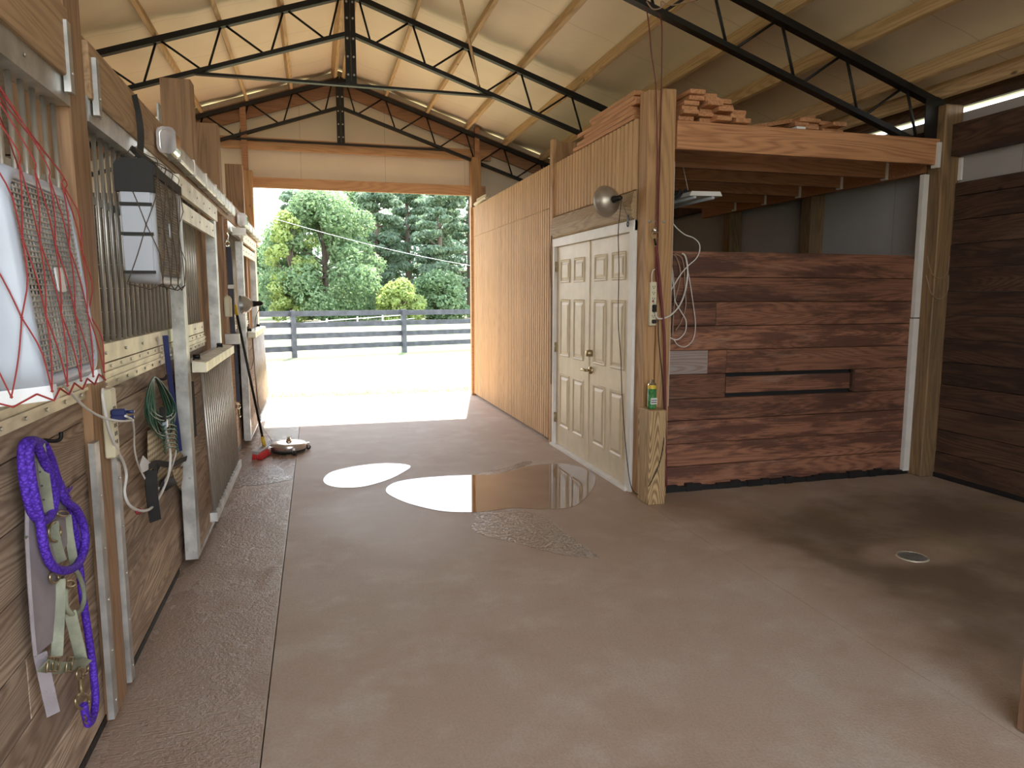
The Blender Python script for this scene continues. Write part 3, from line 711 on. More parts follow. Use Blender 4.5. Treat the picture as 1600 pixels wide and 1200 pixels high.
MB().cyl((2.95,5.3,2.36),(2.95,5.42,2.62),.002,5).cyl((2.95,6.1,2.36),(2.95,6.0,2.62),.002,5).build('hanging_wire', Mt['wire'], lt)
m = MB()
for k in range(6): m.tube(smooth([(2.64+.05*k,5.28,2.40),(2.68+.05*k,5.26,2.28+.02*k),(2.74+.05*k,5.24,2.38)],4), .012, 6)
m.build('bundled_tack', Mt['rubber'], label='dark bundle hanging beside the white shop light', cat='bundle')

# drain
dr = empty('floor_drain', (3.40,3.31,0), 'round floor drain in the dark damp patch of the wash stall', 'drain')
MB().lathe([(.078,.0),(.078,.006),(.090,.006),(.092,.0)], (3.40,3.31,0)).build('rim', Mt['alu'], dr)
m = MB().lathe([(0,.001),(.078,.001)], (3.40,3.31,0)); m.build('drain_bowl', Mt['socket_dark'], dr)
m = MB()
for k in range(-4,5):
    hw = math.sqrt(max(.078**2-(k*.017)**2,0)); m.box(3.40-hw,3.40+hw,3.31+k*.017-.003,3.31+k*.017+.003,.002,.005)
m.build('grate', Mt['bar'], dr)

# puddles
def blob(px, name, mat, label, z=.002, close=8, jit=.0):
    pts = [PZ(x, y) for x, y in px]; n = len(pts); out = []
    for i in range(n):
        a, b, c_, d_ = pts[i-1], pts[i], pts[(i+1)%n], pts[(i+2)%n]
        for k in range(close):
            t = k/close; p = .5*((2*b)+(c_-a)*t+(2*a-5*b+4*c_-d_)*t*t+(3*b-a-3*c_+d_)*t**3)
            out.append((p.x+R.uniform(-jit,jit), p.y+R.uniform(-jit,jit)*1.5, .0005))
    return MB().prism(out, (0,0,z)).build(name, mat, label=label, cat='puddle')
blob([(506,748),(520,737),(560,728),(605,724),(641,728),(625,741),(600,752),(565,761),(530,762),(510,757)], 'puddle', Mt['puddle'], 'small oval puddle shining on the concrete, left of the large one')
blob([(603,768),(615,755),(650,748),(700,744),(745,742),(790,738),(830,728),(880,725),(915,733),(930,745),(925,765),(900,790),(860,796),(800,794),(755,800),(700,800),(660,793),(625,782)], 'puddle', Mt['puddle'], 'large puddle mirroring the ribbed wall, in front of the double door', .0024)
blob([(740,800),(790,797),(830,800),(860,812),(890,838),(935,870),(890,870),(850,860),(800,847),(760,838),(738,827),(744,811)], 'puddle', Mt['film'], 'grainy wet film spreading toward the camera from the large puddle', .0016, jit=.008)
blob([(738,742),(770,742),(800,734),(830,724),(822,721),(790,732),(765,737)], 'puddle', Mt['film'], 'thin grainy wet edge behind the large puddle', .003, jit=.006)
blob([(362,762),(372,742),(392,731),(420,727),(438,730),(445,738),(455,744),(452,750),(420,756),(390,759)], 'puddle', Mt['film'], 'wet shining patch on the concrete strip beside the stall doors', .0022, jit=.01)

# ------------------------------------------------------------------ things on the left
X0 = -.745
def box_fan(y0, y1, zb, zt, xf, dep, label, lean=0, body='white_plastic', gr='fan_grille', stripes=False):
    t = empty('box_fan', (xf-dep, (y0+y1)/2, zb), label, 'fan')
    yc, zc, W, Hh = (y0+y1)/2, (zb+zt)/2, y1-y0, zt-zb
    V = Vector((lean, 0, 1)).normalized(); U = Vector((0,1,0)); N = U.cross(V)
    if N.x < 0: N = -N
    c = Vector((xf, yc, zc)); b = c - N*dep
    def loop(off, shr, rad, cc=c): return rrect(cc + N*off, W-2*shr, Hh-2*shr, rad, U, V)
    m = MB(); L = [loop(-dep,.02,.06), loop(-dep*.9,.004,.07), loop(-.015,0,.075), loop(0,.01,.07), loop(.004,.024,.06), loop(-.004,.034,.05), loop(-.03,.036,.05)]
    n = len(L[0]); vs = [p for l in L for p in l]
    fs = [(i*n+k, i*n+(k+1)%n, i*n+n+(k+1)%n, i*n+n+k) for i in range(len(L)-1) for k in range(n)]
    m.add(vs, fs, True); fb = m.build('fan_body', Mt[body], t)
    m = MB().prism(loop(-dep*.85,.03,.05), N*.004); m.build('rear_grille', Mt['white_plastic'], t)
    m = MB(); nv = 18
    for k in range(nv+1):
        u = -W/2+.038+(W-.076)*k/nv; ins = .035 if abs(u) > W/2-.07 else .0
        m.beam(c+U*u-V*(Hh/2-.036-ins*.3)-N*.002, c+U*u+V*(Hh/2-.036-ins*.3)-N*.002, .0034, .0032, N)
    nh = 34
    for k in range(nh+1):
        v = -Hh/2+.04+(Hh-.08)*k/nh; ins = .02 if abs(v) > Hh/2-.06 else 0
        m.beam(c+V*v-U*(W/2-.036-ins)-N*.0, c+V*v+U*(W/2-.036-ins)-N*.0, .0036, .0034, N)
    m.build('front_grille', Mt[gr], t)
    h = c - N*dep*.5
    for k in range(5):
        a = 2*math.pi*k/5; d1 = U*math.cos(a)+V*math.sin(a); d2 = U*math.cos(a+.75)+V*math.sin(a+.75); rr = min(W,Hh)*.42
        MB().prism([h+d1*.04, h+d1*rr*.8, h+(d1+d2).normalized()*rr, h+d2*rr*.85, h+d2*.04+N*.02], N*.004).build('fan_blade', Mt['blade'], t)
    MB().lathe([(0,.02),(.03,.018),(.045,0),(.045,-.04),(0,-.04)], h, N, 20).build('hub', Mt['dark_in'], t)
    lg = MB().prism(rrect(c+N*.004, .052, .06, .006, U, V, 2), N*.004).build('badge', Mt['grey_panel'] if stripes else Mt['trim_white'], t)
    if stripes:                                                   # side facing the camera: pale panels parted by black bands
        m = MB(); Ls = Hh*.86; z0 = -Hh*.38
        for a, b_ in ((-.40,-.10),(-.085,.15),(.165,.27)):
            p = c - U*(W/2+.001) - N*(dep*.5); m.prism([p+V*(Hh*a)-N*dep*.40, p+V*(Hh*a)+N*dep*.40, p+V*(Hh*b_)+N*dep*.42, p+V*(Hh*b_)-N*dep*.42], -U*.006)
        m.build('side_panel', Mt['grey_panel'], t)
        for a in (-.415, -.092, .157):
            p = c - U*(W/2+.002) - N*(dep*.5) + V*(Hh*a); MB().prism([p-N*dep*.46, p+N*dep*.46, p+N*dep*.46+V*.012, p-N*dep*.46+V*.012], -U*.008).build('band', Mt['mesh_cloth'], t)
    else:
        for s in (-1, 1): MB().prism([c+U*s*(W/2-.07)-V*(Hh/2+.022)+N*.006, c+U*s*(W/2-.03)-V*(Hh/2+.022)+N*.006, c+U*s*(W/2-.035)-V*(Hh/2-.012)+N*.006, c+U*s*(W/2-.065)-V*(Hh/2-.012)+N*.006], -N*dep*.9).build('foot', Mt['paper'], t)
    return t, c, U, V, N, W, Hh
f1, c, U, V, N, W, Hh = box_fan(1.79, 2.245, 1.335, 1.845, -.615, .12, 'white box fan hung in a red hay net on the nearest stall', lean=-.10)
# hay net round the fan
def net(c, U, V, N, W, Hh, dep, apex, mat, label, cell=.1, r=.0018, down=.03):
    t = empty('hay_net', tuple(c), label, 'hay net')
    per = W + 2*dep
    def S(u, v):                                               # u 0..per around side-front-side, v -1..1 down the fan
        v = max(min(v, 1.06), -1.0); vv = V*(v*Hh/2); e = .010
        tap = 1 - .10*max(v-.6, 0)/.4
        if u < dep: return c - U*(W/2+e) - N*(dep-u-e) + vv
        if u > dep+W: return c + U*(W/2+e) - N*(u-dep-W-e) + vv
        x = (u-dep)/W*2-1; return c + U*(x*(W/2+e)*tap) + N*e + vv
    nu = int(round(per/cell)); cu = per/nu; nvv = int(round(Hh/ (cell*1.5))); cv = 2/nvv
    m = MB()
    for i in range(-1, nu+1):
        for j in range(nvv):
            for s in (0, 1):
                u0 = (i + (j % 2)*.5)*cu + (0 if s == 0 else cu); u1 = (i + (j % 2)*.5 + .5)*cu
                v0, v1 = 1 - j*cv, 1-(j+1)*cv
                if not (0 <= u0 <= per and 0 <= u1 <= per): continue
                jx = .007
                pts = [S(u0+(u1-u0)*q/6, v0+(v1-v0)*q/6) + N*(.004*math.sin(q/6*3.14)) for q in range(7)]
                m.tube(pts, r, 5)
                if s == 0: m.lathe([(0,-r*2.2),(r*2.2,0),(0,r*2.2)], pts[-1], N, 6)
    m.build('net_cords', mat, t)
    m = MB()
    for i in range(nu+1):
        u = i*cu; p = S(u, 1.0); q = S(u, 1.05)
        m.tube(smooth([p, q + V*.02 + N*0.0, (q+Vector(apex))/2 + Vector((.012*math.sin(i*2.1), .012*math.cos(i*1.7), 0)), apex], 5), r*.95, 5)
    m.build('drawn_cords', mat, t)
    b = MB()
    for i in range(nu): 
        u = (i+.5)*cu; b.tube([S(u-cu/2,-1.0), S(u,-1.0)-V*.022, S(u+cu/2,-1.0)], r*1.3, 5)
    b.build('bottom_cords', mat, t)
    return t
net(c, U, V, N, W, Hh, .12, (-.755, 1.93, 2.16), Mt['red_cord'], 'red hay net tied round the white box fan', .10)
f2, c2, U2, V2, N2, W2, H2 = box_fan(3.13, 3.70, 1.60, 2.06, -.60, .125, 'second box fan in a black cover and dark net, with pale side panels', gr='fan_grille2', body='grey_panel', stripes=True)
net(c2, U2, V2, N2, W2, H2, .12, (-.70, 3.30, 2.16), Mt['brown_cord'], 'dark brown net wrapped round the second fan', .15, .0020)
cv = empty('fan_cover', (-.65, 3.2, 2.0), 'black cloth cover tied over the top of the second fan', 'cover')
m = MB(); cc = c2
def cz(u, n_, v): return c2 + U2*u + N2*n_ + V2*v
m.prism([cz(-W2/2-.014,-.132,.125),cz(-W2/2-.014,.006,.125),cz(-W2/2-.014,.006,.225),cz(-W2/2-.014,-.02,.245),cz(-W2/2-.014,-.12,.245),cz(-W2/2-.014,-.132,.225)], U2*.04)
m.build('cover_side', Mt['mesh_cloth'], cv)
top = [cz(-W2/2-.01,.012,.19),cz(-W2/2-.01,.012,.228),cz(-W2/2-.01,-.02,.252),cz(-W2/2-.01,-.12,.252),cz(-W2/2-.01,-.134,.19)]
MB().prism(top, U2*(W2+.02)).build('cover_top', Mt['mesh_cloth'], cv)
MB().tube(smooth([cz(-.08,-.04,.24), cz(-.06,-.06,.28), Vector((-.715,3.36,2.16))],5), [.05,.045,.04,.034,.028,.024,.02,.017,.015,.012,.01], 10, r2=.012).build('gathered_neck', Mt['mesh_cloth'], cv)
st = empty('strap', (-.735, 3.66, 2.2), 'black strap twisted over the long top board above the second fan', 'strap')
MB().ribbon(smooth([PX(209,148,-.737), PX(216,178,-.735), PX(220,208,-.73), PX(219,240,-.725)],5), .028, .004, (.5,-.86,0)).build('webbing', Mt['mesh_cloth'], st)
MB().tube([PX(213+4*math.cos(a), 249+4*math.sin(a), -.70) for a in np.linspace(0, 6.28, 14)[:-1]], .004, 6, True).build('snap_hook', Mt['chrome'], st)

def cord(pts, r, mat, name, label, cat='cord', group=None, parent=None, n=7, k=6, tubeseg=6):
    m = MB().tube(smooth(pts, k), r, n); return m.build(name, mat, parent, label, cat, group)
# purple lead rope
c3 = lambda x, y, X=-.742: PX(x/2.4, 650+y/2.4, -.735+(X+.735)*.5)
rp = empty('lead_rope', (-.75, 2.2, .4), 'bright purple braided lead rope looped over a hook with its tail hanging', 'lead rope')
r_ = .0125
MB().tube(smooth([c3(158,104,-.75), c3(120,92,-.738), c3(88,112,-.742), c3(86,200,-.745), c3(102,300,-.74), c3(128,372,-.735), c3(168,392,-.725), c3(198,355,-.722), c3(205,290,-.722), c3(180,205,-.722), c3(148,130,-.722), c3(125,98,-.724),
    c3(108,120,-.716), c3(112,200,-.716), c3(130,300,-.712), c3(152,400,-.712), c3(165,490,-.712), c3(195,560,-.712), c3(245,580,-.705), c3(292,555,-.705), c3(318,490,-.705), c3(314,415,-.708), c3(285,350,-.712), c3(245,315,-.722), c3(215,240,-.738), c3(190,160,-.742), c3(165,108,-.745)], 6), r_, 10).build('looped_rope', Mt['purple'], rp)
MB().tube(smooth([c3(222,250,-.75), c3(255,330,-.752), c3(280,430,-.755), c3(295,540,-.755), c3(308,660,-.75), c3(325,780,-.745), c3(340,880,-.74), c3(352,980,-.735), c3(358,1060,-.73), c3(350,1125,-.725), c3(332,1155,-.722), c3(322,1125,-.72), c3(314,1082,-.72)], 6), r_*.95, 10).build('hanging_rope', Mt['purple'], rp)
m = MB()
for yy in (1125, 1145): m.tube([c3(328+10*math.cos(a), yy+8*math.sin(a), -.712) for a in np.linspace(0,6.28,9)[:-1]], .003, 5, True)
m.build('clamp', Mt['brass'], rp)
m = MB()
for k in range(14): m.tube([c3(250,300,-.74), c3(258+R.uniform(0,16), 262+R.uniform(0,45), -.735)], .0012, 4)
m.build('frayed_ends', Mt['purple'], rp)
h = empty('snap_hook', tuple(c3(300,1000)), 'brass bolt snap at the end of the purple rope', 'snap hook')
MB().tube([c3(308+26*math.cos(a), 1070+28*math.sin(a), -.722) for a in np.linspace(0,6.28,20)[:-1]], .0045, 7, True).build('eye', Mt['brass'], h)
MB().tube(smooth([c3(306,1040,-.722), c3(303,1010,-.722), c3(300,985,-.722)],4), [.008]*4+[.006]*4+[.007], 8).build('barrel', Mt['brass'], h)
MB().tube([c3(299+12*math.cos(a), 968+22*math.sin(a), -.722) for a in np.linspace(.6,6.6,16)], .004, 6).build('hook', Mt['brass'], h)
# halter
ha = empty('halter', tuple(c3(220,600)), 'sage green nylon horse halter with brass buckles under the purple rope', 'halter')
MB().ribbon(smooth([c3(140,105,-.752), c3(150,180,-.745), c3(165,280,-.742), c3(175,360,-.742)],5), .036, .004).build('crown_strap', Mt['halter'], ha)
for k in range(4): MB().cyl(c3(150+k*7, 250-40+k*52, -.737), c3(150+k*7, 250-40+k*52, -.733), .003, 8).build('strap_hole', Mt['socket_dark'], ha)
MB().ribbon(smooth([c3(200,395,-.74), c3(205,450,-.736), c3(220,510,-.736), c3(232,545,-.735)],5), .026, .006).build('billet', Mt['halter'], ha)
def buckle(x, y, w_, h_, X=-.732, ro=0, mat='brass', r=.004):
    pts = [c3(x + w_*math.cos(a)*1.0*(1 if abs(math.cos(a)) < .7 else .9), y + h_*math.sin(a), X) for a in np.linspace(0,6.28,17)[:-1]]
    return MB().tube(pts, r, 7, True).build('buckle', Mt[mat], ha)
buckle(205,435,26,36); buckle(235,366,22,10); buckle(203,605,18,22); buckle(238,625,8,22); buckle(318,945,14,24); buckle(262,630,20,12)
MB().ribbon(smooth([c3(250,372,-.748), c3(258,440,-.745), c3(268,500,-.745), c3(278,555,-.745)],5), .024, .005).build('cheek_strap', Mt['halter'], ha)
MB().ribbon(smooth([c3(222,612,-.74), c3(222,700,-.738), c3(218,800,-.735), c3(212,900,-.732)],5), .030, .005).build('cheek_strap', Mt['halter'], ha)
MB().ribbon(smooth([c3(262,735,-.742), c3(275,790,-.738), c3(290,850,-.735), c3(305,920,-.732)],5), .032, .006).build('chin_strap', Mt['halter'], ha)
MB().tube(smooth([c3(282,575,-.745), c3(305,620,-.74), c3(316,680,-.735), c3(300,730,-.732), c3(270,742,-.732), c3(248,712,-.735), c3(245,650,-.74)],5), .0075, 8).build('throat_loop', Mt['halter'], ha)
MB().ribbon(smooth([c3(160,935,-.72), c3(185,940,-.72), c3(215,945,-.72), c3(260,940,-.72), c3(300,928,-.72), c3(325,935,-.72)],5), .036, .006).build('noseband', Mt['halter'], ha)
for x in (190, 212, 262): MB().tube([c3(x-8,905,-.70), c3(x+12,905,-.70), c3(x+4,958,-.70), c3(x-16,958,-.70)], .0032, 6, True).build('keeper', Mt['brass'], ha)
su = empty('leather_flap', tuple(c3(140,600)), 'mauve grey suede flap hanging behind the halter', 'flap')
MB().prism([c3(*p, -.772) for p in [(92,190),(125,170),(200,230),(235,330),(240,480),(205,560),(196,640),(197,840),(160,870),(122,905),(112,800),(100,640),(90,460)]], (.010,0,0)).build('suede', Mt['suede'], su, bevel=.003)
MB().ribbon(smooth([c3(150,890,-.762), c3(165,960,-.752), c3(182,1040,-.745), c3(200,1118,-.742)],5), .032, .005).build('tail', Mt['suede'], su)
MB().ribbon([c3(92,455,-.758), c3(160,462,-.756)], .008, .003).build('stitched_band', Mt['halter'], su)
def hook(x, y, X, label, mat='black'):
    p = PX(x, y, X-.03); return MB().tube(smooth([p, p+Vector((.03,0,-.004)), p+Vector((.045,0,.004)), p+Vector((.047,0,.022))],4), .006, 8).build('wall_hook', Mt[mat], label=label, cat='hook')
hook(68, 688, -.755, 'black wall hook holding the purple rope'); hook(245, 592, -.755, 'black wall hook holding the green cord')
# ivory power strip on the post
c7 = lambda x, y, X=-.745: PX(150+x/4, 560+y/4, X)
ps = empty('power_strip', tuple(c7(90,600)), 'ivory power strip fixed upright on the nearest stall post', 'power strip')
a, b = PX(168,608,-.735), PX(178,714,-.735)
MB().box(-.757,-.722, 2.835, 2.905, b.z, a.z).build('housing', Mt['ivory'], ps, bevel=.006)
m = MB()
for k in range(5):
    z = b.z+.05+k*(a.z-b.z-.1)/5; m.box(-.7225,-.7205,2.852,2.858,z,z+.015); m.box(-.7225,-.7205,2.872,2.878,z,z+.015)
m.build('sockets', Mt['socket_dark'], ps)
for k, yy in enumerate((338, 372)):
    p = c7(95,yy,-.72); t = empty('plug', tuple(p), ('upper' if k == 0 else 'lower')+' navy plug in the ivory power strip', 'plug')
    MB().box(p.x, p.x+.05, p.y-.014, p.y+.014, p.z-.012, p.z+.012).build('plug_body', Mt['blue_plastic'], t, bevel=.005)
    MB().cyl((p.x+.05,p.y,p.z),(p.x+.075,p.y,p.z),.006,8).build('strain_relief', Mt['blue_plastic'], t)
FC_ = [PX(95,596,-.63), PX(112,615,-.66), PX(135,638,-.68), PX(160,652,-.69), PX(188,658,-.665), PX(206,656,-.65), PX(196,650,-.65)]
MB().tube(smooth(FC_, 6), .0042, 7).build('power_cord', Mt['white_cord'], f1, 'white cord running to the ivory power strip')
cord([c7(42,190,-.72), c7(45,260,-.715), c7(75,420,-.715), c7(130,570,-.725), c7(170,650,-.74), c7(190,730,-.745), c7(178,830,-.745), c7(200,905,-.74), c7(250,945,-.735), c7(310,952,-.73), c7(360,920,-.725), c7(410,840,-.715), c7(455,720,-.705), c7(465,600,-.70), c7(445,500,-.70), c7(430,425,-.70)], .0062, Mt['white_cord'], 'extension_cord', 'thick white extension cord drooping from the power strip to the green coil')
MB().tube([c7(265+14*math.cos(a_), 955+14*math.sin(a_), -.735) for a_ in np.linspace(0,6.28,12)[:-1]], .006, 7, True).build('red_clip', Mt['red_cord'], label='small red twist on the drooping white cord', cat='clip')
cord([c7(230,385,-.68), c7(238,460,-.71), c7(240,560,-.735), c7(262,660,-.745), c7(300,740,-.745), c7(335,800,-.74), c7(352,850,-.735), c7(385,815,-.73), c7(420,780,-.72), c7(470,690,-.71), c7(500,590,-.70), c7(505,520,-.70)], .0038, Mt['white_cord'], 'thin_cord', 'thin white cord hanging in front of the plaid cloth')
cn = empty('cord_connector', tuple(c7(425,380)), 'black and white cord socket hanging inside the green coil', 'connector')
p = c7(420,370,-.70); MB().box(p.x-.012,p.x+.012,p.y-.015,p.y+.015,p.z-.02,p.z+.05).build('socket', Mt['rubber'], cn, bevel=.004)
p = c7(430,408,-.70); MB().box(p.x-.012,p.x+.012,p.y-.016,p.y+.016,p.z-.02,p.z+.02).build('plug', Mt['white_plastic'], cn, bevel=.004)
# green cord coil
gc = empty('green_cord_coil', tuple(c7(410,340)), 'coil of dark green extension cord hung on the second stall front', 'extension cord')
for k in range(19):
    m = MB(); pts = []; w_ = 80+R.uniform(-40,52); dn = 430+R.uniform(-90,55); X = -.735+.0065*(k%7); ox = R.uniform(-14,14)
    for q in range(28):
        a_ = 2*math.pi*q/28; yy = .5-.5*math.cos(a_)
        x = 368 + ox*.2*yy + yy*58 + math.sin(a_)*(w_*(.35+.65*yy)) * (-1) ; y = 118+yy*(dn-118+20)
        pts.append(c7(x, y, X+.02*math.sin(a_)))
    m.tube(pts, .0042, 7, True).build('cord_loop', Mt['green_cord'], gc)
m = MB()
for k in range(6): m.tube([c7(462+42*math.cos(a_)+k*1.5, 350+k*28+190*0+26*math.sin(a_)+90, -.695) for a_ in np.linspace(2.6,6.6,10)], .0042, 6)
m.build('wrap_turns', Mt['green_cord'], gc)
# plaid cloth with black bands
pc = empty('fly_mask', tuple(c7(430,650)), 'plaid horse fly mask with black straps hanging under the green cord', 'fly mask')
def sheet(pts, X, thick, mat, name, bulge=.02):
    n = len(pts); P = [c7(x, y, X) for x, y in pts]; ctr = sum(P, Vector())/n; vs = [p for p in P] + [ctr + (p-ctr)*.55 + Vector((bulge,0,0)) for p in P] + [ctr + Vector((bulge*1.3,0,0))] + [p - Vector((thick,0,0)) for p in P]
    fs = []
    for i in range(n):
        j = (i+1)%n; fs += [(i,j,n+j,n+i),(n+i,n+j,2*n),(j,i,2*n+1+i,2*n+1+j)]
    fs.append(tuple(2*n+1+i for i in range(n)))
    return MB().add(vs, fs, True).build(name, mat, pc)
sheet([(328,455),(390,420),(425,270),(470,330),(500,480),(520,580),(562,618),(510,700),(480,740),(420,780),(360,760),(328,690)], -.745, .004, Mt['plaid'], 'mask_cloth', .012)
sheet([(480,700),(545,672),(540,760),(530,825),(500,770)], -.735, .004, Mt['plaid'], 'mask_fringe', .008)
for pts, w_ in (([(330,680),(370,655),(430,660),(480,665),(530,640),(566,625)], .028), ([(345,700),(345,770),(350,850)], .05), ([(345,800),(355,900),(372,1015)], .048), ([(360,700),(380,670),(350,760)], .03)):
    MB().ribbon(smooth([c7(x,y,-.722) for x,y in pts],4), w_, .008).build('mask_strap', Mt['rubber'], pc)
sheet([(400,800),(420,760),(455,735),(480,745),(508,778),(480,800),(440,828),(415,826)], -.722, .006, Mt['rubber'], 'ear_cover', .02)
MB().prism([c7(*p, -.725) for p in [(292,608),(342,655),(330,690),(310,705),(285,715),(272,665)]], (.0015,0,0)).build('paper_tag', Mt['paper'], label='white paper tag sticking out beside the fly mask', cat='tag')
MB().ribbon(smooth([PX(258,524,-.752), PX(262,560,-.748), PX(268,610,-.748), PX(276,665,-.748), PX(281,705,-.748)],5), .026, .006).build('blue_strap', Mt['blue_plastic'], label='dark blue strap hanging beside the steel door stile', cat='strap')

# crosstie on post
ct = empty('crosstie', tuple(PX(362,500,-.72)), 'long slate webbing crosstie hanging on the post between the stalls', 'crosstie')
MB().ribbon(smooth([PX(357,386,-.725), PX(360,430,-.725), PX(363,500,-.725), PX(369,575,-.725), PX(372,628,-.725)],5), .042, .005, (.5,-1,0)).build('webbing', Mt['navy_web'], ct)
MB().tube([PX(355+3.5*math.cos(a), 381+4*math.sin(a), -.725) for a in np.linspace(0,6.28,12)[:-1]], .006, 6, True).build('ring', Mt['chrome'], ct)
MB().tube(smooth([PX(354,376,-.725), PX(356,368,-.725), PX(353,362,-.725)],3), .009, 7).build('snap_hook', Mt['chrome'], ct)
p = PX(361,448,-.72); MB().box(p.x-.03,p.x+.03,p.y-.012,p.y,p.z-.02,p.z+.02).build('adjuster_buckle', Mt['bar'], ct, bevel=.004)
MB().tube([PX(372.5+3*math.cos(a), 635+4*math.sin(a), -.725) for a in np.linspace(0,6.28,12)[:-1]], .005, 6, True).build('ring', Mt['brass'], ct)
MB().tube(smooth([PX(372.5,639,-.725), PX(373,645,-.725), PX(374,652,-.725), PX(376,650,-.725)],3), [.010]*5+[.006]*5, 7).build('bolt_snap', Mt['brass'], ct)
MB().box(-.775,-.655,6.70,6.745,1.13,1.22).build('latch_plate', Mt['bar'], label='steel latch plate across the post behind the crosstie', cat='latch')
MB().box(-.76,-.735,6.93,6.955,.02,2.24).build('trim_7', Mt['header'], kind='structure')
cn = MB().lathe([(0,0),(.03,0),(.032,.01),(.032,.16),(.02,.18),(0,.19)], tuple(PX(357,495,-.74)), (0,0,1)); cn.build('spray_bottle', Mt['ivory'], label='pale bottle with a yellow label behind the crosstie strap', cat='bottle')
# broom
br = empty('push_broom', tuple(PZ(415,704)), 'push broom with red bristles, leaning on the stall front', 'broom')
A, B = PZ(399,708,.07), PZ(431,689,.07); dv = (B-A).normalized(); sd = Vector((0,0,1)).cross(dv)
MB().beam(A, B, .07, .035, (0.15,0,1)).build('broom_block', Mt['block_grey'], br, bevel=.006)
m = MB(); nb = 26
for i in range(nb):
    for j in range(5):
        p = A.lerp(B, (i+.5)/nb) + sd*((j-2)*.013); e = p + Vector((0,0,-.066)) + sd*((j-2)*.008-.012) + dv*R.uniform(-.004,.004); e.z = .003
        m.tube([p, e], [.009,.011], 6)
m.build('bristles', Mt['bristle'], br)
hb = A.lerp(B,.42)+Vector((0,0,.02)); ht = PX(367,476,-.725)
MB().cyl(hb.lerp(ht,.06), hb.lerp(ht,.96), .0125, 10).build('handle', Mt['black'], br)
MB().cyl(hb, hb.lerp(ht,.07), .019, 10).build('handle_socket', Mt['yellow'], br)
MB().cyl(hb.lerp(ht,.93), ht, .0155, 10).build('handle_grip', Mt['yellow'], br)
MB().cyl(hb.lerp(ht,.17), A.lerp(B,.85), .003, 6).cyl(hb.lerp(ht,.10), A.lerp(B,.12), .003, 6).build('brace_wire', Mt['bar'], br)
# surface cleaner
sc_c = PZ(452,706); sc_c.z = 0
dk = empty('surface_cleaner', tuple(sc_c), 'round stainless steel surface cleaner on casters beside the red broom', 'surface cleaner')
MB().lathe([(.0,.105),(.10,.103),(.158,.096),(.166,.088),(.168,.04),(.160,.036)], sc_c, n=48).build('housing', Mt['steel_disc'], dk)
MB().lathe([(.160,.016),(.163,.016),(.163,.04),(.158,.04)], sc_c, n=48).build('skirt', Mt['rubber'], dk)
MB().lathe([(0,.15),(.014,.15),(.014,.135),(.022,.133),(.022,.118),(.03,.116),(.03,.103)], sc_c, n=16).cyl(sc_c+Vector((0,0,.148)), sc_c+Vector((.03,0,.158)), .006, 8).build('swivel', Mt['chrome'], dk)
for a in (200, 285, 20, 110):
    a = math.radians(a); d_ = Vector((math.cos(a), math.sin(a), 0)); p = sc_c + d_*.195; t_ = Vector((-d_.y, d_.x, 0))
    w_ = MB().cyl(p - t_*.011 + Vector((0,0,.025)), p + t_*.011 + Vector((0,0,.025)), .025, 16)
    cs = empty('caster', (0,0,0)); cs.parent = dk; cs.location = p - sc_c
    w_.build('wheel', Mt['rubber'], cs)
    MB().box(p.x-.012,p.x+.012,p.y-.016,p.y+.016,.052,.075).beam(p-t_*.014+Vector((0,0,.06)), p-t_*.014+Vector((0,0,.022)), .004, .02, d_).beam(p+t_*.014+Vector((0,0,.06)), p+t_*.014+Vector((0,0,.022)), .004, .02, d_).beam(p+Vector((0,0,.068)), p-d_*.04+Vector((0,0,.068)), .03, .006).build('fork', Mt['chrome'], cs)
# clamp lamps
def clamp_lamp(p, ax, rad, label, depth=.10, mat='lamp_dome'):
    ax = Vector(ax).normalized(); t = empty('clamp_lamp', tuple(p), label, 'lamp')
    prof = [(rad*1.03,-.004),(rad*1.03,.004),(rad,.004),(rad*.97,depth*.25),(rad*.85,depth*.55),(rad*.62,depth*.80),(rad*.35,depth*.94),(.028,depth)]
    inner = [(r*.97,h-.002) for r, h in reversed(prof[2:])]
    MB().lathe(prof+[(.026,depth-.004)]+inner, p, ax, 36).build('reflector', Mt[mat], t)
    MB().lathe([(.026,depth-.01),(.026,depth+.02),(.022,depth+.03),(.021,depth+.07),(.012,depth+.085),(0,depth+.086)], p, ax, 16).build('socket', Mt['black'], t)
    MB().lathe([(.0,.02),(.022,.024),(.03,.045),(.024,.075),(.014,depth-.01)], p, ax, 16).build('bulb', Mt['trim_white'], t)
    return t, p + ax*(depth+.08)
rl, cpnt = clamp_lamp(PX(946,315,2.20), (-_f*.80 + _r*.52 - _u*.05), .118, 'aluminium clamp lamp on the right of the double door')
k1 = PX(981,346,2.345)
MB().tube(smooth([cpnt, (cpnt+k1)/2+Vector((0,0,.01)), k1+Vector((0,0,.03))],4), .003, 6).build('gooseneck', Mt['brass'], rl)
m = MB().tube([k1+Vector((0,.014*math.cos(a),.02*math.sin(a)-.02)) for a in np.linspace(0,6.28,14)[:-1]], .004, 6, True)
m.beam(k1+Vector((0,.008,0)), k1+Vector((0,.012,.05)), .012, .004, (1,0,0)).beam(k1+Vector((0,-.008,0)), k1+Vector((0,-.012,.05)), .012, .004, (1,0,0)); m.build('spring_clamp', Mt['black'], rl)
